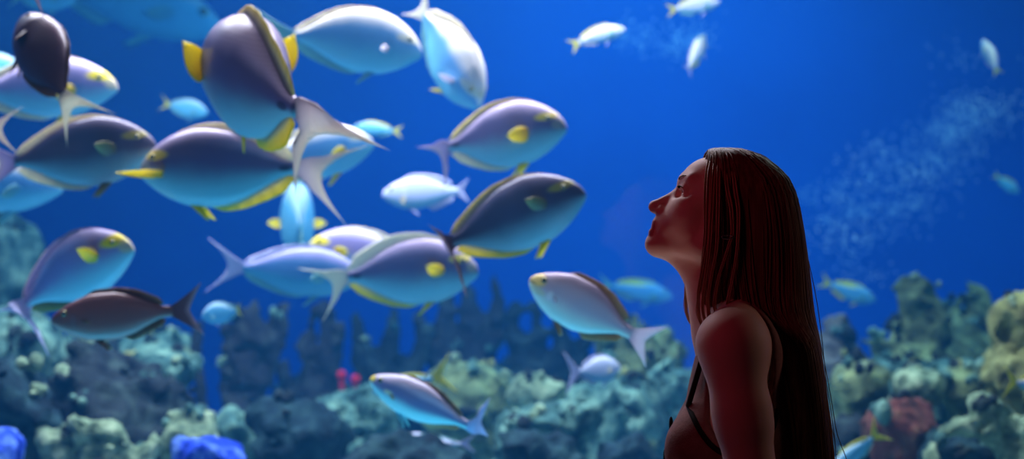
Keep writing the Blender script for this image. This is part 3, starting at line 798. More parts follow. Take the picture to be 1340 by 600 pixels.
def reef_body(name, label, cat, prims, mat, res=0.02, amp=0.02, freq=9, seed=1, group=None, k=0.04, foot=None):
    """prims: (a, b, r0, r1[, scale]) cones in metres; foot: (cx, cy, rx, ry, ztop) pedestal down to the tank floor"""
    pts = np.array([p for q in prims for p in (q[0], q[1])], float)
    rr = max(max(q[2], q[3]) * (max(q[4]) if len(q) > 4 else 1) for q in prims)
    lo, hi = pts.min(0) - rr - amp * 2 - 0.04, pts.max(0) + rr + amp * 2 + 0.04
    if foot:
        cx, cy, rx, ry, zt = foot
        lo = np.minimum(lo, [cx - rx * 1.2, cy - ry * 1.2, TF - 0.01]); hi = np.maximum(hi, [cx + rx * 1.2, cy + ry * 1.2, zt])
    lo[2] = max(lo[2], TF - 0.01)
    fz = [lo[2], lo[2] + 0.004] + list(np.arange(lo[2] + 0.012, hi[2], res))
    f = Field(np.arange(lo[0], hi[0], res), np.arange(lo[1], hi[1], res), fz)
    for q in prims:
        f.cone(q[0], q[1], q[2], q[3], k, 'add', q[4] if len(q) > 4 else (1, 1, 1), m=0.3)
    X, Y, Z = f.grid((slice(None),) * 3)
    if foot:
        d = (np.sqrt(((X - cx) / rx)**2 + ((Y - cy) / ry)**2) - 0.92) * min(rx, ry) + 0 * Z
        d = np.maximum(d, Z - zt)
        f.put((slice(None),) * 3, d.astype(np.float32), 0.08, 'add')
    rng = np.random.default_rng(seed)
    f.F += (amp * lump_noise(X, Y, Z, freq, rng) + amp * .45 * lump_noise(X, Y, Z, freq * 3.1, rng)).astype(np.float32)
    f.F[:, :, 0] = 0.2
    V, Q = f.mesh()
    base = np.array([pts[:, 0].mean(), pts[:, 1].mean(), TF])
    o = mesh_obj(name, V - base, Q, RM[mat], loc=tuple(base))
    if cat != 'sponge': REEF_V.append((V, Q, o))
    return tag(o, label, cat, group)

REEF_V = []
def rock(name, label, cat, px, py, D, rx, ry, mat, seed, rd=None, amp=0.03, freq=9, group=None, lumps=9, footed=True, foot_w=0.8):
    s = D / FPX
    c = np.array(P(px, py, D)); rx, ry = rx * s, ry * s
    rd = rd or min(max(rx * 0.8, 0.1), 0.3)
    rng = np.random.default_rng(seed)
    rm = min(rx, ry, rd)
    prims = [(c, c, rm, rm, (rx / rm, rd / rm, ry / rm))]
    for i in range(lumps):
        th, ph = rng.uniform(0, 2 * PI), rng.uniform(-0.1, 1.3)
        d = np.array([rx * math.cos(th) * math.cos(ph), rd * math.sin(th) * math.cos(ph), ry * math.sin(ph)]) * 0.85
        r = rm * rng.uniform(0.22, 0.45)
        prims.append((c + d, c + d, r, r))
    foot = (c[0], c[1], rx * foot_w, rd * foot_w, c[2]) if footed else None
    return reef_body(name, label, cat, prims, mat, max(0.014, min(0.024, rm / 6)), min(amp, rm * 0.22), freq, seed, group, foot=foot)

def branches(name, label, cat, D, limbs, mat, seed, amp=0.006, res=0.012, group=None, k=0.02, depth=0.06, freq=25, floor_px=None):
    """limbs: lists of (px, py, radius px); each list is one limb"""
    rng = np.random.default_rng(seed)
    s = D / FPX
    prims = []
    for lb in limbs:
        dy = rng.uniform(-depth, depth)
        pts = []
        for i, (x, y, r) in enumerate(lb):
            p = np.array(P(x, y, D)); p[1] += dy * i / max(1, len(lb) - 1)
            pts.append((p, r * s))
        for (p, r), (q, r2) in zip(pts[:-1], pts[1:]):
            prims.append((p, q, r, r2))
    if floor_px:
        x, y, r = floor_px
        p = np.array(P(x, y, D)); q = p.copy(); q[2] = TF
        prims.append((p, q, r * s, r * s * 1.3))
    return reef_body(name, label, cat, prims, mat, res, amp, freq, seed, group, k)

RG = 'rocks of the reef'
CGp = 'corals of the reef'
# the side under the lavender surgeonfish
rock('coral_boulder', 'tall teal coral boulder at the side edge beside the lavender surgeonfish', 'coral', 8, 355, 6.75, 46, 62, 'teal', 1, group=CGp, lumps=14)
rock('coral_boulder', 'teal coral boulder below the thin tail of the lavender surgeonfish', 'coral', 18, 462, 5.75, 46, 38, 'teal', 2, group=CGp)
rock('coral_ledge', 'bright teal coral ledge directly under the brown chub', 'coral', 150, 474, 6.3, 92, 34, 'teal', 3, group=CGp, lumps=16)
rock('mound_coral', 'teal coral head with pale crest behind the dark brown chub tail', 'coral', 205, 486, 5.75, 38, 20, 'teal', 33, group=CGp, lumps=8)
rock('reef_rock', 'big dark slate boulder below the bright teal ledge', 'rock', 150, 545, 5.35, 96, 68, 'slate', 4, group=RG, lumps=12)
rock('reef_rock', 'dark navy rock filling the bottom corner', 'rock', 12, 575, 4.95, 62, 72, 'navy', 5, group=RG)
branches('finger_coral', 'pale green stubby finger coral in front of the dark slate boulder', 'coral', 4.75,
    [[(110, 640, 26), (92, 608, 17), (70, 585, 13), (56, 574, 10)], [(112, 640, 26), (122, 595, 15), (112, 568, 13), (104, 554, 10)], [(122, 600, 15), (138, 580, 14), (124, 566, 10)],
     [(116, 640, 26), (150, 598, 16), (150, 570, 12), (140, 560, 9)], [(120, 645, 26), (175, 610, 16), (196, 585, 11)], [(92, 608, 17), (80, 580, 11), (84, 566, 8)]],
    'pale', 6, 0.008, group=CGp, floor_px=(118, 640, 30))
rock('mound_coral', 'rounded pale teal coral head above the vivid blue rock', 'coral', 252, 566, 4.98, 30, 26, 'pale', 7, group=CGp)
rock('blue_mound', 'reef floor rock coloured blue for blue light, between finger coral and teal rocks', 'sponge', 266, 594, 4.6, 36, 25, 'blue', 8, group='blue reef mounds')  # blue light on the rock is put into its colour
rock('blue_mound', 'small blue mound at the extreme bottom corner', 'sponge', 4, 592, 4.55, 15, 18, 'blue', 9, group='blue reef mounds')
rock('mound_coral', 'low teal coral crest joining the blue rock and dark sea whips', 'coral', 318, 566, 5.5, 30, 26, 'teal', 10, group=CGp)
# dark sea whips of the middle
branches('sea_whip', 'single thin dark sea whip under the dark brown chub tail', 'coral', 6.3, [[(266, 560, 7), (262, 500, 6), (258, 452, 6), (262, 424, 5)]], 'purple', 11, group=CGp, floor_px=(266, 560, 9), res=.02)
branches('sea_whip', 'thick slanting dark sea whip cluster below the crescent-tailed blue surgeonfish', 'coral', 6.6,
    [[(312, 560, 17), (322, 500, 16), (338, 440, 15), (328, 404, 9)], [(330, 520, 16), (352, 450, 13), (368, 402, 8)], [(320, 520, 13), (316, 450, 12), (320, 408, 7)], [(300, 540, 9), (298, 480, 8), (300, 430, 5)]], 'purple', 12, .012, .02, CGp, floor_px=(312, 560, 21))
branches('sea_whip', 'forked dark sea whip standing left open below the cream crescent tail', 'coral', 6.9,
    [[(410, 550, 22), (408, 500, 16), (400, 450, 10), (410, 408, 7)], [(412, 520, 16), (432, 460, 13), (424, 410, 8), (422, 396, 5)], [(430, 480, 11), (452, 520, 11)], [(408, 500, 13), (382, 520, 11), (372, 480, 7)], [(425, 470, 9), (444, 430, 6)]], 'purple', 13, .012, .02, CGp, floor_px=(412, 550, 25))
branches('sea_whip', 'dark grey-green sea whip thicket below the cream-banded surgeonfish', 'coral', 7.1,
    [[(500, 540, 26), (490, 490, 18), (468, 440, 9), (462, 416, 6)], [(495, 500, 17), (468, 470, 9), (462, 440, 5)], [(505, 500, 20), (512, 440, 11), (516, 410, 7)], [(520, 510, 17), (545, 470, 9), (560, 432, 7)]], 'slate', 14, .012, .02, CGp, floor_px=(505, 540, 29))
branches('sea_whip', 'tall dark sea whip fan rising to the belly of the charcoal surgeonfish', 'coral', 7.3,
    [[(600, 530, 29), (594, 480, 20), (580, 430, 12), (586, 385, 8)], [(605, 490, 21), (618, 430, 13), (612, 385, 8), (620, 362, 5)], [(610, 500, 21), (648, 440, 12), (652, 395, 8), (645, 368, 5)], [(590, 490, 16), (560, 460, 9), (548, 415, 5)]], 'purple', 15, .012, .02, CGp, floor_px=(602, 530, 32))
branches('sea_whip', 'grey-green sea whip group below the head of the silver chub', 'coral', 7.2,
    [[(690, 530, 26), (688, 480, 18), (672, 430, 11), (676, 395, 7)], [(694, 490, 18), (706, 440, 12), (700, 410, 8), (690, 385, 5)], [(700, 500, 20), (736, 455, 13), (730, 425, 7)], [(705, 500, 17), (756, 470, 11), (772, 440, 7)]], 'slate', 16, .012, .02, CGp, floor_px=(695, 530, 30))
# small red balls added for lamp reflections in the pane
for (x, y), l in (((447, 490), 'small red ball for a lamp reflection nearer the crescent tails'), ((465, 496), 'small red ball for a lamp reflection nearer the striped chub')):
    s_ = 6.45 / FPX
    c_ = np.array(P(x, y, 6.45))
    reef_body('reflection_ball', l, 'sponge', [(c_, c_, 6.5 * s_, 6.5 * s_), (c_, (c_[0], c_[1] + .05, TF), 0.011, 0.014)], 'crimson', 0.006, 0.001, 40, int(x), 'red reflection balls', k=.008)
# the foot of the middle
rock('reef_rock', 'teal rock under the forked dark sea whip', 'rock', 388, 575, 5.25, 52, 46, 'navy', 17, group=RG)
rock('mound_coral', 'mottled teal coral head below the red reflection balls', 'coral', 455, 552, 5.9, 52, 32, 'teal', 18, group=CGp, lumps=14)
rock('reef_rock', 'broad dark navy rock beneath the tail of the striped chub', 'rock', 540, 606, 4.7, 66, 28, 'navy', 19, group=RG)
rock('mound_coral', 'grey-green coral mound behind the tail of the striped chub', 'coral', 612, 524, 6.3, 62, 34, 'green', 20, group=CGp, lumps=18)
rock('mound_coral', 'small bright teal coral dome below the sea whip group', 'coral', 704, 516, 6.0, 26, 22, 'pale', 21, group=CGp)
rock('mound_coral', 'wide teal coral mound under the splay-tailed lavender fish', 'coral', 700, 556, 5.4, 60, 30, 'teal', 22, group=CGp, lumps=16)
rock('reef_rock', 'dark navy boulder on the floor line under the wide teal mound', 'rock', 712, 604, 4.85, 50, 34, 'navy', 23, group=RG)
rock('mound_coral', 'rounded slate-teal coral mound before the chest of the woman', 'coral', 792, 546, 6.0, 50, 40, 'teal', 24, group=CGp, lumps=12)
rock('knob_coral', 'green coral pillar behind the white tail of the silver chub', 'coral', 832, 474, 6.6, 46, 46, 'green', 25, group=CGp, lumps=10)
rock('reef_rock', 'dark rock at the floor line before the blouse', 'rock', 830, 602, 5.15, 50, 38, 'navy', 26, group=RG)
rock('mound_coral', 'teal coral knob just ahead of the arm', 'coral', 886, 520, 6.2, 34, 44, 'teal', 27, group=CGp)
# behind the hair
rock('knob_coral', 'greyish pink coral pillar emerging from behind the long hair', 'coral', 1088, 474, 6.3, 24, 46, 'pink', 28, group=CGp)
def tower(label, D, balls, mat, seed, foot):
    s_ = D / FPX
    prims = []
    for x, y, r, ry in balls:
        c_ = np.array(P(x, y, D)); q = c_.copy()
        c_[2] += ry * s_; q[2] -= ry * s_
        prims.append((c_, q, r * s_, r * s_))
    c_ = np.array(P(foot[0], foot[1], D))
    reef_body('tower_coral', label, 'coral', prims, mat, 0.018, 0.022, 12, seed, CGp, 0.03, (c_[0], c_[1], foot[2] * s_, 0.19, c_[2]))
tower('tallest knobbly green tower coral with rounded cap', 6.2, [(1200, 392, 17, 12), (1212, 400, 10, 26), (1184, 412, 12, 20), (1168, 436, 16, 16), (1200, 438, 18, 18), (1220, 434, 12, 30), (1150, 446, 11, 10), (1186, 456, 18, 4)], 'green', 29, (1186, 455, 26))
tower('green tower coral with upright ribs, second behind the yellow one', 6.75, [(1252, 416, 11, 18), (1270, 404, 9, 18), (1284, 412, 8, 28), (1296, 440, 8, 28), (1262, 440, 20, 12), (1240, 450, 10, 16), (1275, 458, 22, 4)], 'green', 30, (1266, 458, 25))
tower('yellow tower coral rising at the side edge', 5.1, [(1338, 420, 18, 12), (1322, 432, 13, 14), (1306, 440, 9, 14), (1340, 455, 26, 20), (1316, 470, 14, 16)], 'ochre', 31, (1332, 480, 22))
rock('coral_ledge', 'long mottled teal ledge below the green tower corals', 'coral', 1196, 512, 5.75, 112, 26, 'teal', 32, group=CGp, lumps=30, rd=.17)
rock('mound_coral', 'pale green coral cushion on the ledge beside the hair', 'coral', 1120, 505, 5.35, 30, 20, 'green', 34, group=CGp, lumps=8)
rock('mound_coral', 'pale teal coral cushion in the middle of the mottled ledge', 'coral', 1200, 500, 5.3, 23, 14, 'pale', 35, group=CGp, lumps=8)
rock('mound_coral', 'green coral cushion on the ledge near the yellow tower', 'coral', 1266, 508, 5.4, 22, 16, 'green', 36, group=CGp, lumps=8)
rock('mound_coral', 'dull red coral behind the bright yellow tail', 'coral', 1178, 566, 4.95, 32, 34, 'red', 37, group=CGp)
rock('reef_rock', 'dark rock under the ledge beside the hair', 'rock', 1106, 580, 5.15, 28, 34, 'slate', 38, group=RG)
rock('reef_rock', 'dark navy rock under the pale branching coral', 'rock', 1268, 604, 4.85, 54, 34, 'navy', 39, group=RG)
branches('branching_coral', 'pale branching coral with crooked arms in the bottom corner', 'coral', 4.6,
    [[(1338, 640, 22), (1322, 590, 15), (1300, 565, 12), (1268, 556, 11), (1240, 562, 8)], [(1322, 590, 15), (1328, 560, 14), (1318, 545, 10)], [(1300, 565, 12), (1300, 540, 14), (1284, 532, 12), (1306, 528, 9)], [(1338, 640, 20), (1345, 590, 14), (1338, 552, 12)], [(1268, 556, 10), (1254, 548, 7)]],
    'pale', 40, 0.007, group=CGp, floor_px=(1340, 640, 24))
branches('branching_coral', 'small pale coral branch at the bottom beside the dark rock', 'coral', 4.5, [[(1222, 640, 9), (1222, 600, 8), (1226, 584, 6)], [(1222, 606, 8), (1212, 592, 5)]], 'pale', 41, .004, group=CGp, floor_px=(1222, 640, 10))
for a_ in (('dark rock far behind the slanting sea whip cluster', 385, 560, 7.7, 38, 62, 51), ('dark rock far behind the sea whip thicket', 530, 552, 7.9, 46, 62, 52),
           ('dark rock far behind the tall sea whip fan', 650, 556, 8.1, 34, 66, 53), ('dark rock far behind the splay-tailed lavender fish', 748, 540, 7.7, 36, 66, 54)):
    rock('reef_rock', a_[0], 'rock', a_[1], a_[2], a_[3], a_[4], a_[5], 'slate', a_[6], group=RG, lumps=16)
# crust of small polyps and weed growing over the rocks
from mathutils.bvhtree import BVHTree
allv, allq, own, n0 = [], [], [], 0
for i_, (V_, Q_, o_) in enumerate(REEF_V):
    allv.append(V_); allq.append(Q_ + n0); n0 += len(V_); own += [i_] * len(Q_)
rbv = BVHTree.FromPolygons(np.concatenate(allv).tolist(), np.concatenate(allq).tolist())
crust = {}
o_dark = [v[2].data.materials[0].name in ('reef_navy', 'reef_slate', 'reef_purple') for v in REEF_V]
rc = random.Random(11)
for i in range(1250):
    p = P(rc.uniform(-20, 1360), 300, rc.uniform(4.4, 7.6)); p.z = 1.6
    hit = rbv.ray_cast(p, Vector((rc.uniform(-.3, .3), rc.uniform(-.1, .9), -1)).normalized())
    if hit[0] is None or hit[1].z < -.2: continue
    if o_dark[own[hit[2]]] and rc.random() < .65: continue
    big_ = 1.6 if rc.random() < .25 else 1
    mcol = rc.choices((0, 1, 2, 3), (5, 2, 4, .8))[0]
    cr, cmi = crust.setdefault(own[hit[2]], (MB(), []))
    n1 = len(cr.f)
    for j in range(rc.randint(2, 5)):
        c_ = hit[0] + hit[1] * .006 + Vector((rc.gauss(0, .02), rc.gauss(0, .02), rc.gauss(0, .008)))
        cr.ball(c_, rc.uniform(.009, .020) * big_, 7, 5, (1, 1, rc.uniform(.6, 1.5)))
    cmi += [mcol] * (len(cr.f) - n1)
for i_, (cr, cmi) in crust.items():
    o_ = REEF_V[i_][2]
    c_ = o_.location
    po = mesh_obj('polyp_crust', [(a - c_[0], b_ - c_[1], max(d, TF + .002) - c_[2]) for a, b_, d in cr.v], cr.f, None, parent=o_, mats=[RM['teal'], RM['pale'], RM['slate'], RM['ochre']], mat_idx=cmi)
    tag(po, kind='stuff')
# silvery drift of fine bubbles in the open water
bub = MB()
rb = random.Random(3)
bm_ = plain('bubble', (0.55, 0.8, 0.95), 0.2, 0.6)
clumps = []
for i in range(60):
    t = rb.random()
    clumps.append((1075 + 225 * t + rb.gauss(0, 22), 285 - 165 * t ** 1.4 + rb.gauss(0, 30), rb.uniform(10, 26), 36))
for i in range(14):
    clumps.append((rb.gauss(885, 45), rb.gauss(50, 12), rb.uniform(10, 24), 24))
for (cx_, cy_, sg_, n_) in clumps:
    dd_ = rb.uniform(6.8, 8.2)
    for j in range(n_):
        p = P(cx_ + rb.gauss(0, sg_), cy_ + rb.gauss(0, sg_ * .6), dd_ + rb.gauss(0, .08))
        bub.ball(p, rb.uniform(0.002, 0.0048), 6, 4)
c_ = P(1190, 200, 7.5)
tag(bub.build('bubble_cloud', bm_, loc=tuple(c_)), 'drifting cloud of fine bubbles in the open blue water', 'bubbles', kind='stuff')

# ------------------------------------------------------------------ the woman
WS = FPX / 2.5
def h(px, py, y=0.0):
    """profile point of the head; y in profile pixels towards the far side"""
    return np.array([(px - 670) / WS, y / WS, 1.5 - (py - 300) / WS])
flat = h
HA, HX = R(10), (950 - 670) / WS      # the head is turned a little towards the tank
def h(px, py, y=0.0):
    p = flat(px, py, y)
    dx, dy = p[0] - HX, p[1]
    return np.array([HX + dx * math.cos(HA) + dy * math.sin(HA), -dx * math.sin(HA) + dy * math.cos(HA), p[2]])
TA, TX = R(12), 0.40                  # and so is the trunk
def tp(p):
    dx, dy = p[0] - TX, p[1]
    return np.array([TX + dx * math.cos(TA) + dy * math.sin(TA), -dx * math.sin(TA) + dy * math.cos(TA), p[2]])
q_ = lambda r: r / WS

skin_m, nt, b = new_mat('skin')
b.inputs['Base Color'].default_value = (0.72, 0.42, 0.34, 1)
b.inputs['Roughness'].default_value = 0.6
b.inputs['Specular IOR Level'].default_value = 0.3
b.inputs['Subsurface Weight'].default_value = 0.15
b.inputs['Subsurface Radius'].default_value = (0.01, 0.004, 0.002)
hair_m, nt, b = new_mat('brown_hair')
tc = nt.nodes.new('ShaderNodeTexCoord')
mp = N(nt, 'ShaderNodeMapping'); mp.inputs['Scale'].default_value = (60, 60, 2)
nt.links.new(tc.outputs['Object'], mp.inputs[0])
nz = N(nt, 'ShaderNodeTexNoise', i_Scale=3, i_Detail=4)
nt.links.new(mp.outputs[0], nz.inputs['Vector'])
nt.links.new(ramp(nt, nz.outputs['Fac'], [(0.3, (0.10, 0.045, 0.028)), (0.7, (0.26, 0.13, 0.08))]), b.inputs['Base Color'])
b.inputs['Roughness'].default_value = 0.5
b.inputs['Specular IOR Level'].default_value = 0.15
cloth_m = noise_mat('mauve_blouse_cloth', (0.20, 0.085, 0.075), (0.26, 0.11, 0.10), 60, 0.85, bump=0.15, spec=0.2)
pants_m = noise_mat('dark_trouser_cloth', (0.03, 0.03, 0.045), (0.045, 0.045, 0.06), 50, 0.9)
shoe_m = plain('shoe_leather', (0.06, 0.04, 0.035), 0.5)
dark_m = plain('dark_trim', (0.012, 0.009, 0.010), 0.9, 0.1)
lip_m = plain('lip_skin', (0.5, 0.16, 0.16), 0.35)
white_m = plain('eye_white', (0.7, 0.68, 0.66), 0.15)

zs = np.concatenate([np.arange(-0.006, 0.58, 0.008), np.arange(0.58, 0.86, 0.0035), np.arange(0.86, 1.0, 0.006), np.arange(1.0, 1.36, 0.004), np.arange(1.36, 1.67, 0.0018)])
xs = np.concatenate([np.arange(0.10, 0.215, 0.004), np.arange(0.215, 0.34, 0.0018), np.arange(0.34, 0.54, 0.003)])
f = Field(xs, np.arange(-0.285, 0.286, 0.0027), zs)
SH = {}
# head
f.ellipsoid(h(957, 260), (q_(66), q_(55), q_(56)), R(-20), k=.01)
f.ball(h(926, 244), q_(36), q_(10), sc=(1, 1.3, 1))
f.ball(h(906, 275), q_(33), q_(12), sc=(1, 1.3, 1))
f.ball(h(885, 294), q_(28.5), q_(10), sc=(1, 1.15, 1))
f.ball(h(873, 309), q_(20.5), q_(8), sc=(1, 1.2, 1))
f.ball(h(859, 318.5), q_(14), q_(9), sc=(1, 1.25, 0.95))
for sgn in (-1, 1):
    f.cone(h(861, 321, 5*sgn), h(928, 325, 40*sgn), q_(11), q_(11), q_(11))
    f.cone(h(926, 322, 39*sgn), h(946, 285, 46*sgn), q_(15), q_(13), q_(12))
    f.ball(h(903, 277, 30*sgn), q_(16), q_(20))
    f.ball(h(908, 302, 24*sgn), q_(22), q_(18))
    f.cone(h(898, 237, 5*sgn), h(907, 236, 34*sgn), q_(8.5), q_(7), q_(9))
    f.cone(h(892, 252, 21*sgn), h(902, 253, 33*sgn), q_(8), q_(7), q_(9), 'sub')
    f.ball(h(905, 251, 24*sgn), q_(12), q_(8))
    f.cone(h(890.5, 250.5, 17*sgn), h(894.5, 251.2, 31*sgn), q_(2.5), q_(2.2), q_(1.5), 'sub')
    f.cone(h(894.5, 246, 16*sgn), h(899, 245, 33*sgn), q_(2.6), q_(2.2), q_(5))
    # ear
    f.ellipsoid(h(950, 285, 54*sgn), (q_(11), q_(5), q_(20)), R(15), k=q_(4))
f.ellipsoid(h(948, 284, -60), (q_(5), q_(4), q_(11)), R(15), k=q_(3), op='sub')
f.cone(h(893, 250), h(858, 270), q_(5.6), q_(8.2), q_(7))
f.ball(h(857, 270), q_(8), q_(3))
for sgn in (-1, 1):
    f.ball(h(866, 275, 9*sgn), q_(7), q_(5))
    f.ball(h(862, 281, 5*sgn), q_(2.6), q_(2), 'sub')
f.cone(h(861.5, 292, -9), h(861.5, 292, 9), q_(7.5), q_(7.5), q_(5))
f.cone(h(857.5, 302.5, -8), h(857.5, 302.5, 8), q_(8), q_(8), q_(4))
f.cone(h(850, 297.2, -14), h(850, 297.2, 14), q_(2.6), q_(2.6), q_(2.5), 'sub')
# neck
f.cone(h(870, 322), h(908, 345), q_(13), q_(20), q_(12))
f.cone(h(928, 330), h(950, 425), q_(37), q_(46), q_(16))
# trunk
J = {}
def trunk(F_, o, k=.05):
    F_.ellipsoid(tp((0.402, 0, 1.150)), (.085 + o, .130 + o, .170 + o), R(4), k)
    F_.ellipsoid(tp((0.405, 0, 1.00)), (.090 + o, .118 + o, .15 + o), 0, k)
    F_.ellipsoid(tp((0.410, 0, .88)), (.105 + o, .155 + o, .13 + o), 0, k)
    F_.cone(tp((0.412, -.11, 1.292)), tp((0.408, .11, 1.292)), .054 + o, .054 + o, k)
    for sgn in (-1, 1):
        F_.ball(tp((0.349, .070*sgn, 1.122)), .064 + o, k * .8)
        F_.cone(tp((0.400, 0.02*sgn, 1.368)), tp((0.396, 0.13*sgn, 1.318)), .036 + o * .6, .040 + o * .6, .04)
trunk(f, 0)
for sgn in (-1, 1):
    J[sgn] = tp((0.395, 0.166 * sgn, 1.312))
    f.cone(tp((0.396, 0.12*sgn, 1.318)), J[sgn], .042, .050, .03)
# arms, hands
for sgn in (-1, 1):
    sh = J[sgn]
    el = tp((0.440, 0.200*sgn, 1.035)); wr = tp((0.405, 0.212*sgn, 0.805))
    f.cone(sh, sh + (el - sh) * .45, .051, .045, .03)
    f.cone(sh + (el - sh) * .4, el, .045, .038, .02)
    f.cone(el, el + (wr - el) * .35, .038, .038, .02)
    f.cone(el + (wr - el) * .35, wr, .038, .024, .02)
    hx = wr + np.array([-.010, 0, -.080])
    f.cone(wr, hx, .023, .034, .02, sc=(1, .48, 1))
    # fingers hang slightly curled; thumb leaves the front side of the palm
    for i, (dx, ln) in enumerate(((-.030, .066), (-.010, .074), (.010, .069), (.029, .054))):
        a = hx + np.array([dx, 0, -.017 + abs(dx) * .25])
        b1 = a + np.array([-.004, -.003*sgn, -ln * .45]); b2 = b1 + np.array([-.004, -.009*sgn, -ln * .33]); b3 = b2 + np.array([-.002, -.012*sgn, -ln * .24])
        f.cone(a, b1, .0092, .0085, .004); f.cone(b1, b2, .0085, .0078, .003); f.cone(b2, b3, .0078, .0066, .003)
    t0, t1, t2, t3 = (hx + np.array(v) for v in ((-.017, -.004*sgn, .05), (-.044, -.013*sgn, .017), (-.054, -.018*sgn, -.013), (-.057, -.021*sgn, -.033)))
    f.cone(t0, t1, .014, .0115, .01); f.cone(t1, t2, .0108, .0098, .003); f.cone(t2, t3, .0098, .0078, .003)
    # legs and feet
    hp, kn, an = tp((0.41, .085*sgn, .86)), tp((.40, .082*sgn, .47)), tp((.42, .08*sgn, .085))
    f.cone(hp, kn, .083, .053, .05); f.cone(kn, kn + (an - kn) * .35, .052, .052, .03); f.cone(kn + (an - kn) * .35, an, .052, .035, .03)
    f.cone(tp((.43, .08*sgn, .034)), tp((.25, .083*sgn, .026)), .034, .022, .02, sc=(1, 1.3, 1))
V, Q = f.mesh()
woman = empty('person', (0.4, 0, 0))
tag(woman, 'woman with long brown hair and mauve sleeveless blouse gazing up at the fish', 'person')
WOFF = np.array([0.4, 0, 0])
def wpart(name, V, Q, mat, label=None, **kw):
    o = mesh_obj(name, np.asarray(V) - WOFF, Q, mat, woman, **kw)
    if label: o['label'] = label
    return o
# lips get their own tint by face
cen = V[Q].mean(1)
dx_, dy_ = cen[:, 0] - HX, cen[:, 1].copy()
cen[:, 0], cen[:, 1] = HX + dx_ * math.cos(HA) - dy_ * math.sin(HA), dx_ * math.sin(HA) + dy_ * math.cos(HA)
lipd = np.minimum(np.abs(cen[:, 2] - h(0, 292)[2]) / q_(5), np.abs(cen[:, 2] - h(0, 303)[2]) / q_(6))
lip = (cen[:, 0] < h(859, 0)[0]) & (np.abs(cen[:, 1]) < q_(17)) & (cen[:, 2] < h(0, 288.5)[2]) & (cen[:, 2] > h(0, 309)[2])
wpart('body', V, Q, None, mats=[skin_m, lip_m], mat_idx=lip.astype(int))
del f

# blouse: follows trunk, cut at neck, arm openings and hem
g = Field(np.arange(.22, .56, .003), np.arange(-.22, .221, .003), np.arange(.84, 1.42, .0035))
trunk(g, .010)
X, Y, Z = g.grid((slice(None),) * 3)
g.F += (0.0022 * np.sin(Y * 95 + np.sin(Z * 22) * 1.5) * np.clip((1.2 - Z) * 5, 0, 1)).astype(np.float32)
for sgn in (-1, 1):
    g.ellipsoid(tp((0.412, .185*sgn, 1.225)), (.071, .118, .098), 0, .006, 'sub')
    g.ellipsoid(tp((0.412, .185*sgn, 1.33)), (.056, .118, .11), 0, .02, 'sub')
g.ellipsoid(tp((0.38, 0, 1.42)), (.085, .075, .12), 0, .006, 'sub')
g.F = np.maximum(g.F, np.maximum(.87 - Z, 0 * X + 0 * Y - 1)).astype(np.float32)
Vb, Qb = g.mesh()
wpart('blouse', Vb, Qb, cloth_m)
# dark piping round the arm opening
def band(name, pts, r, label=None):
    mb = MB(); mb.tube(pts, r, 8)
    return wpart(name, mb.v, mb.f, dark_m, label)
from mathutils.bvhtree import BVHTree
bv = BVHTree.FromPolygons([tuple(v) for v in Vb], [tuple(int(i) for i in q) for q in Qb])
for sgn in (-1, 1):
    ring = []
    for t in np.linspace(R(130), R(345), 40):
        cs, sn = 1, 0
        u, w_ = .0735 * math.cos(t), .1015 * math.sin(t)
        c_ = tp((0.412, .185*sgn, 1.225)); p = Vector((c_[0] + u * cs - w_ * sn, .25 * sgn, 1.225 + u * sn + w_ * cs))
        hit = bv.ray_cast(p, Vector((0, -sgn, 0)))
        if hit[0] is not None and hit[0].y * sgn > .02:
            ring.append(hit[0])
    if len(ring) > 6: band('arm_opening_trim', ring, .0048, 'dark trim round the arm opening')
for (px, py) in ((880, 551), (867.5, 592), (862, 632)):
    p0 = Vector(flat(px - 60, py, -30)); hit = bv.ray_cast(p0, Vector((1, 0, 0)))
    x = hit[0].x if hit[0] is not None else h(px, py)[0]
    mb = MB(); mb.ball((x - .001, p0.y, p0.z), .011, 14, 8, (.35, .7, 1.3))
    wpart('button', mb.v, mb.f, dark_m, 'dark button on the blouse front')
# trousers and shoes
g = Field(np.arange(.26, .55, .006), np.arange(-.22, .221, .006), np.arange(.05, 1.0, .008))
g.ellipsoid(tp((0.410, 0, .88)), (.113, .163, .138), 0, .04); g.ellipsoid(tp((0.405, 0, 1.00)), (.094, .122, .154), 0, .04)
for sgn in (-1, 1):
    hp, kn, an = tp((0.41, .085*sgn, .86)), tp((.40, .082*sgn, .47)), tp((.42, .08*sgn, .085))
    g.cone(hp, kn, .091, .066, .04); g.cone(kn, an, .066, .056, .03)
X, Y, Z = g.grid((slice(None),) * 3)
g.F = np.maximum(g.F, np.maximum(.085 - Z, Z - .95) + 0 * X + 0 * Y).astype(np.float32)
Vt, Qt = g.mesh(); wpart('trousers', Vt, Qt, pants_m)
for sgn in (-1, 1):
    g = Field(np.arange(.19, .5, .005), np.arange(-.085, .086, .005) + tp((.34, .08*sgn, 0))[1], np.concatenate([[-.002, .002], np.arange(.006, .14, .005)]))
    g.cone(tp((.43, .08*sgn, .036)), tp((.25, .083*sgn, .028)), .041, .029, .02, sc=(1, 1.25, 1)); g.ball(tp((.43, .08*sgn, .06)), .043, .03)
    X, Y, Z = g.grid((slice(None),) * 3)
    g.F = np.maximum(g.F, np.maximum(Z - .095, .001 - Z) + 0 * X + 0 * Y).astype(np.float32)
    Vs, Qs = g.mesh(); wpart('shoe', Vs, Qs, shoe_m)
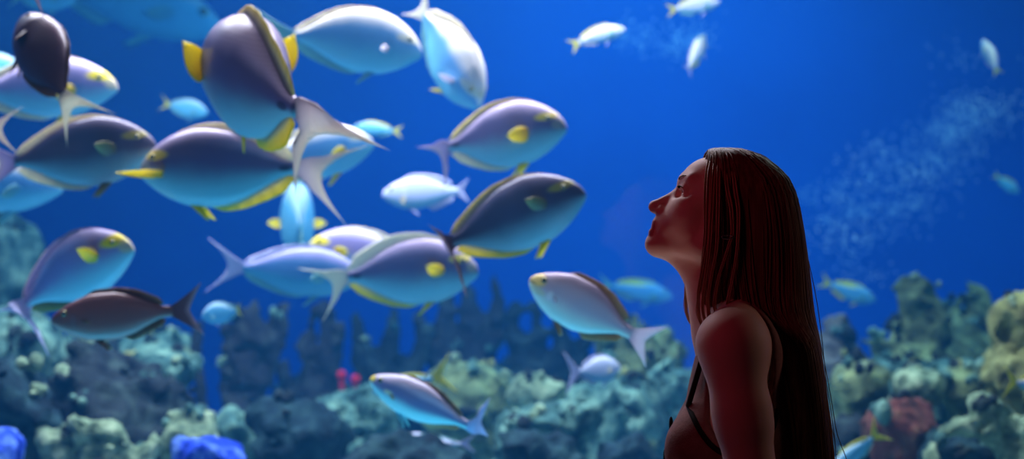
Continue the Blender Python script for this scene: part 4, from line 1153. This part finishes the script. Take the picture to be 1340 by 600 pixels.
# eyes, lashes, brows
for sgn in (-1, 1):
    e = h(905, 251, 24*sgn)
    mb = MB(); mb.ball((0, 0, 0), q_(11), 18, 12)
    look = np.array([-0.93, -0.0, 0.36]); look /= np.linalg.norm(look)
    mi = []
    for fc in mb.f:
        d = np.mean([mb.v[i] for i in fc], 0); d /= np.linalg.norm(d)
        mi.append(1 if d @ look > 0.86 else 0)
    wpart('eye', np.array(mb.v) + e, mb.f, None, mats=[white_m, dark_m], mat_idx=mi)
    mb = MB()
    for i in range(13):
        t = i / 12
        a = h(893.5 + 5.5 * t, 247 - .8 * math.sin(t * 3.1), (15 + 18 * t) * sgn)
        d = np.array([-q_(6.5), sgn * q_(5) * (t - .3), q_(3.2)])
        mb.tube([a, a + d * .5 + np.array([0, 0, -q_(.8)]), a + d], [q_(.7), q_(.5), q_(.15)], 5)
    mb.tube([h(893.5 + 5.5 * t, 247 - .8 * math.sin(t * 3.1), (15 + 18 * t) * sgn) for t in np.linspace(0, 1, 9)], q_(1.0), 6)
    wpart('eyelashes', mb.v, mb.f, dark_m)
    mb = MB()
    mb.tube([h(889.5, 236.5, 9*sgn), h(890.5, 232, 18*sgn), h(897, 229.5, 29*sgn), h(906, 232, 38*sgn)], [q_(.7), q_(1.2), q_(1.1), q_(.5)], 8, .6)
    wpart('eyebrow', mb.v, mb.f, hair_m)

# hair: a hollow fall of locks laid along one flowing form
HR = np.array([  # row py, front px, rear px, half width px, squareness
    (193.0, 936, 958, 5, 2.0), (194.5, 929, 968, 20, 2.2), (198, 925, 980, 33, 2.4), (206, 922, 997, 45, 2.6), (219, 920, 1014, 53, 3.0), (237, 919, 1029, 59, 3.4),
    (262, 918, 1038, 63, 3.6), (300, 917, 1045, 64, 3.6), (340, 914, 1051, 63, 3.4), (376, 912, 1056, 63, 3.0), (402, 916, 1059, 67, 2.8), (414, 926, 1061, 69, 2.7), (426, 952, 1063, 71, 2.6),
    (445, 990, 1066, 75, 2.4), (500, 1004, 1073, 80, 2.3), (560, 1012, 1080, 82, 2.2), (640, 1018, 1087, 80, 2.1), (720, 1024, 1088, 68, 2.0), (770, 1040, 1080, 40, 2.0)])
rows = np.linspace(0, 1, 150) ** 1.15
hpy = HR[0, 0] + (HR[-1, 0] - HR[0, 0]) * rows
hpy[:30] = HR[0, 0] + (hpy[30] - HR[0, 0]) * (np.arange(30) / 30.) ** 2
hf, hrr, hw, hn = (cubic(HR[:, 0], HR[:, i], hpy) for i in (1, 2, 3, 4))
def hair_point(i, ph, off=0.0):
    cx, a, bw, nn = (hf[i] + hrr[i]) / 2, (hrr[i] - hf[i]) / 2 + off, hw[i] + off, hn[i]
    c, s = math.cos(ph), math.sin(ph)
    x = cx + a * math.copysign(abs(c) ** (2 / nn), c)
    y = bw * math.copysign(abs(s) ** (2 / nn), s)
    return flat(x, hpy[i], y)
nphi = 180
Vh, Fh = [], []
rh = random.Random(5)
groove = np.array([math.sin(k * 2.7) * .6 + math.sin(k * 1.13 + 2) + rh.uniform(-.7, .7) for k in range(nphi)])
for i in range(len(hpy)):
    amp = min(1.0, i / 40) * 0.45 + (hpy[i] > 420) * min(1.6, (hpy[i] - 420) / 80 if hpy[i] > 420 else 0)
    for k in range(nphi):
        Vh.append(hair_point(i, 2 * PI * k / nphi, amp * groove[k] + 0.4 * math.sin(i * .11 + k)))
for i in range(len(hpy) - 1):
    for k in range(nphi):
        k2 = (k + 1) % nphi
        Fh.append((i*nphi+k, (i+1)*nphi+k, (i+1)*nphi+k2, i*nphi+k2))
Fh.append(tuple(range(nphi))); Fh.append(tuple(reversed(range((len(hpy)-1)*nphi, len(hpy)*nphi))))
mb = MB(); mb.v = [tuple(v) for v in Vh]; mb.f = Fh
for n_ in range(420):
    ph = 2 * PI * rh.random()
    i0 = rh.randint(3, 40); i1 = rh.randint(105, 149)
    w1, w2, am = rh.uniform(.02, .05), rh.uniform(0, 6), rh.uniform(.01, .035)
    idx = list(range(i0, i1, 4))
    pts = [hair_point(i, ph + am * math.sin(i * w1 + w2), 0.6 + 1.2 * math.sin(PI * (j / len(idx)))) for j, i in enumerate(idx)]
    r0 = rh.uniform(.35, .95)
    mb.tube(pts, [q_(r0 * (0.25 + math.sin(PI * min(1, .12 + .88 * j / len(idx))) ** .6)) for j in range(len(idx))], 5)
# front locks that hang free past cheek and neck (near side), and their mirror
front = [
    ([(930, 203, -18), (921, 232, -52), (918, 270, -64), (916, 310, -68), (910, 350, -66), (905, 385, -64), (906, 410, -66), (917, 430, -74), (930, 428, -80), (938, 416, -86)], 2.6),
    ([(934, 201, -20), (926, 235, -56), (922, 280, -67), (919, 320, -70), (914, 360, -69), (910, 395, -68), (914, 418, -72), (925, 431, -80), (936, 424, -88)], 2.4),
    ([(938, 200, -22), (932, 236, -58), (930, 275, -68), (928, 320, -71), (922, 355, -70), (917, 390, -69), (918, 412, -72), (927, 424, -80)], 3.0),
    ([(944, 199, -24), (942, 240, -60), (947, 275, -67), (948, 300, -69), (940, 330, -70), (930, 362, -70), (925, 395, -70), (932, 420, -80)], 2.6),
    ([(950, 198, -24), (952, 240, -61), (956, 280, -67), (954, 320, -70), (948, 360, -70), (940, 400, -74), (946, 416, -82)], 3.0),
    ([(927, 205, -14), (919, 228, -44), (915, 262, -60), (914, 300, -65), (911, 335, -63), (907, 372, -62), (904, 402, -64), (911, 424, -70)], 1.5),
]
lit_lock_m, nt, b = new_mat('red_lit_hair')
b.inputs['Base Color'].default_value = (0.42, 0.20, 0.11, 1)  # lighter brown takes in the red light falling on these locks
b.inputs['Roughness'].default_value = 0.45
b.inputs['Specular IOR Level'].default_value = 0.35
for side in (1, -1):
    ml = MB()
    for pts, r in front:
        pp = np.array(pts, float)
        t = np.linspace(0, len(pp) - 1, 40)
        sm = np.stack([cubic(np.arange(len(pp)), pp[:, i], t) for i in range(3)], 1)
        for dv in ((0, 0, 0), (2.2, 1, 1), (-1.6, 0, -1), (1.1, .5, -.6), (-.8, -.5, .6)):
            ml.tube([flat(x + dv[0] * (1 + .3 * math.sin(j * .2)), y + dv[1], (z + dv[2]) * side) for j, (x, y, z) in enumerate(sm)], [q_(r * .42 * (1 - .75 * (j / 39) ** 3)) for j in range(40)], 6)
    wpart('hair_lock', ml.v, ml.f, lit_lock_m, 'front hair locks with red light in their colour')
# stray hairs along the back
for pts in ([(1066, 430, -20), (1074, 480, -30), (1080, 520, -36), (1086, 560, -40), (1098, 596, -44), (1104, 630, -44)], [(1068, 450, -10), (1079, 510, -20), (1084, 545, -22), (1088, 590, -26), (1090, 640, -26)],
            [(1064, 400, 10), (1073, 470, 8), (1083, 540, 4), (1092, 575, 0), (1096, 620, 0)], [(1056, 340, -10), (1067, 400, -14), (1074, 460, -16), (1078, 500, -16)], [(985, 198, 6), (1000, 203, 6), (1012, 212, 6)], [(1022, 222, -5), (1034, 238, -5), (1044, 262, -6)]):
    pp = np.array(pts, float); t = np.linspace(0, len(pp) - 1, 24)
    sm = np.stack([cubic(np.arange(len(pp)), pp[:, i], t) for i in range(3)], 1)
    mb.tube([flat(*p) for p in sm], q_(.55), 5)
wpart('hair', mb.v, mb.f, hair_m)
mb = MB()
mb.tube([flat(941 + 7 * math.cos(t), 309.5 + 2.2 * math.sin(t), -71.5) for t in np.linspace(0, 2 * PI, 25)], q_(.9), 6)
wpart('earring', mb.v, mb.f, plain('silver', (0.8, 0.75, 0.72), 0.25, 0.5, 1.0))

# ------------------------------------------------------------------ render look
scene.view_settings.view_transform = 'Standard'
scene.view_settings.look = 'None'
scene.view_settings.exposure = 0.0
scene.view_settings.gamma = 1.0
scene.view_settings.use_curve_mapping = False
scene.cycles.use_denoising = True
scene.cycles.max_bounces = 6
scene.cycles.volume_bounces = 1
scene.cycles.transparent_max_bounces = 12
scene.cycles.sample_clamp_indirect = 4.0
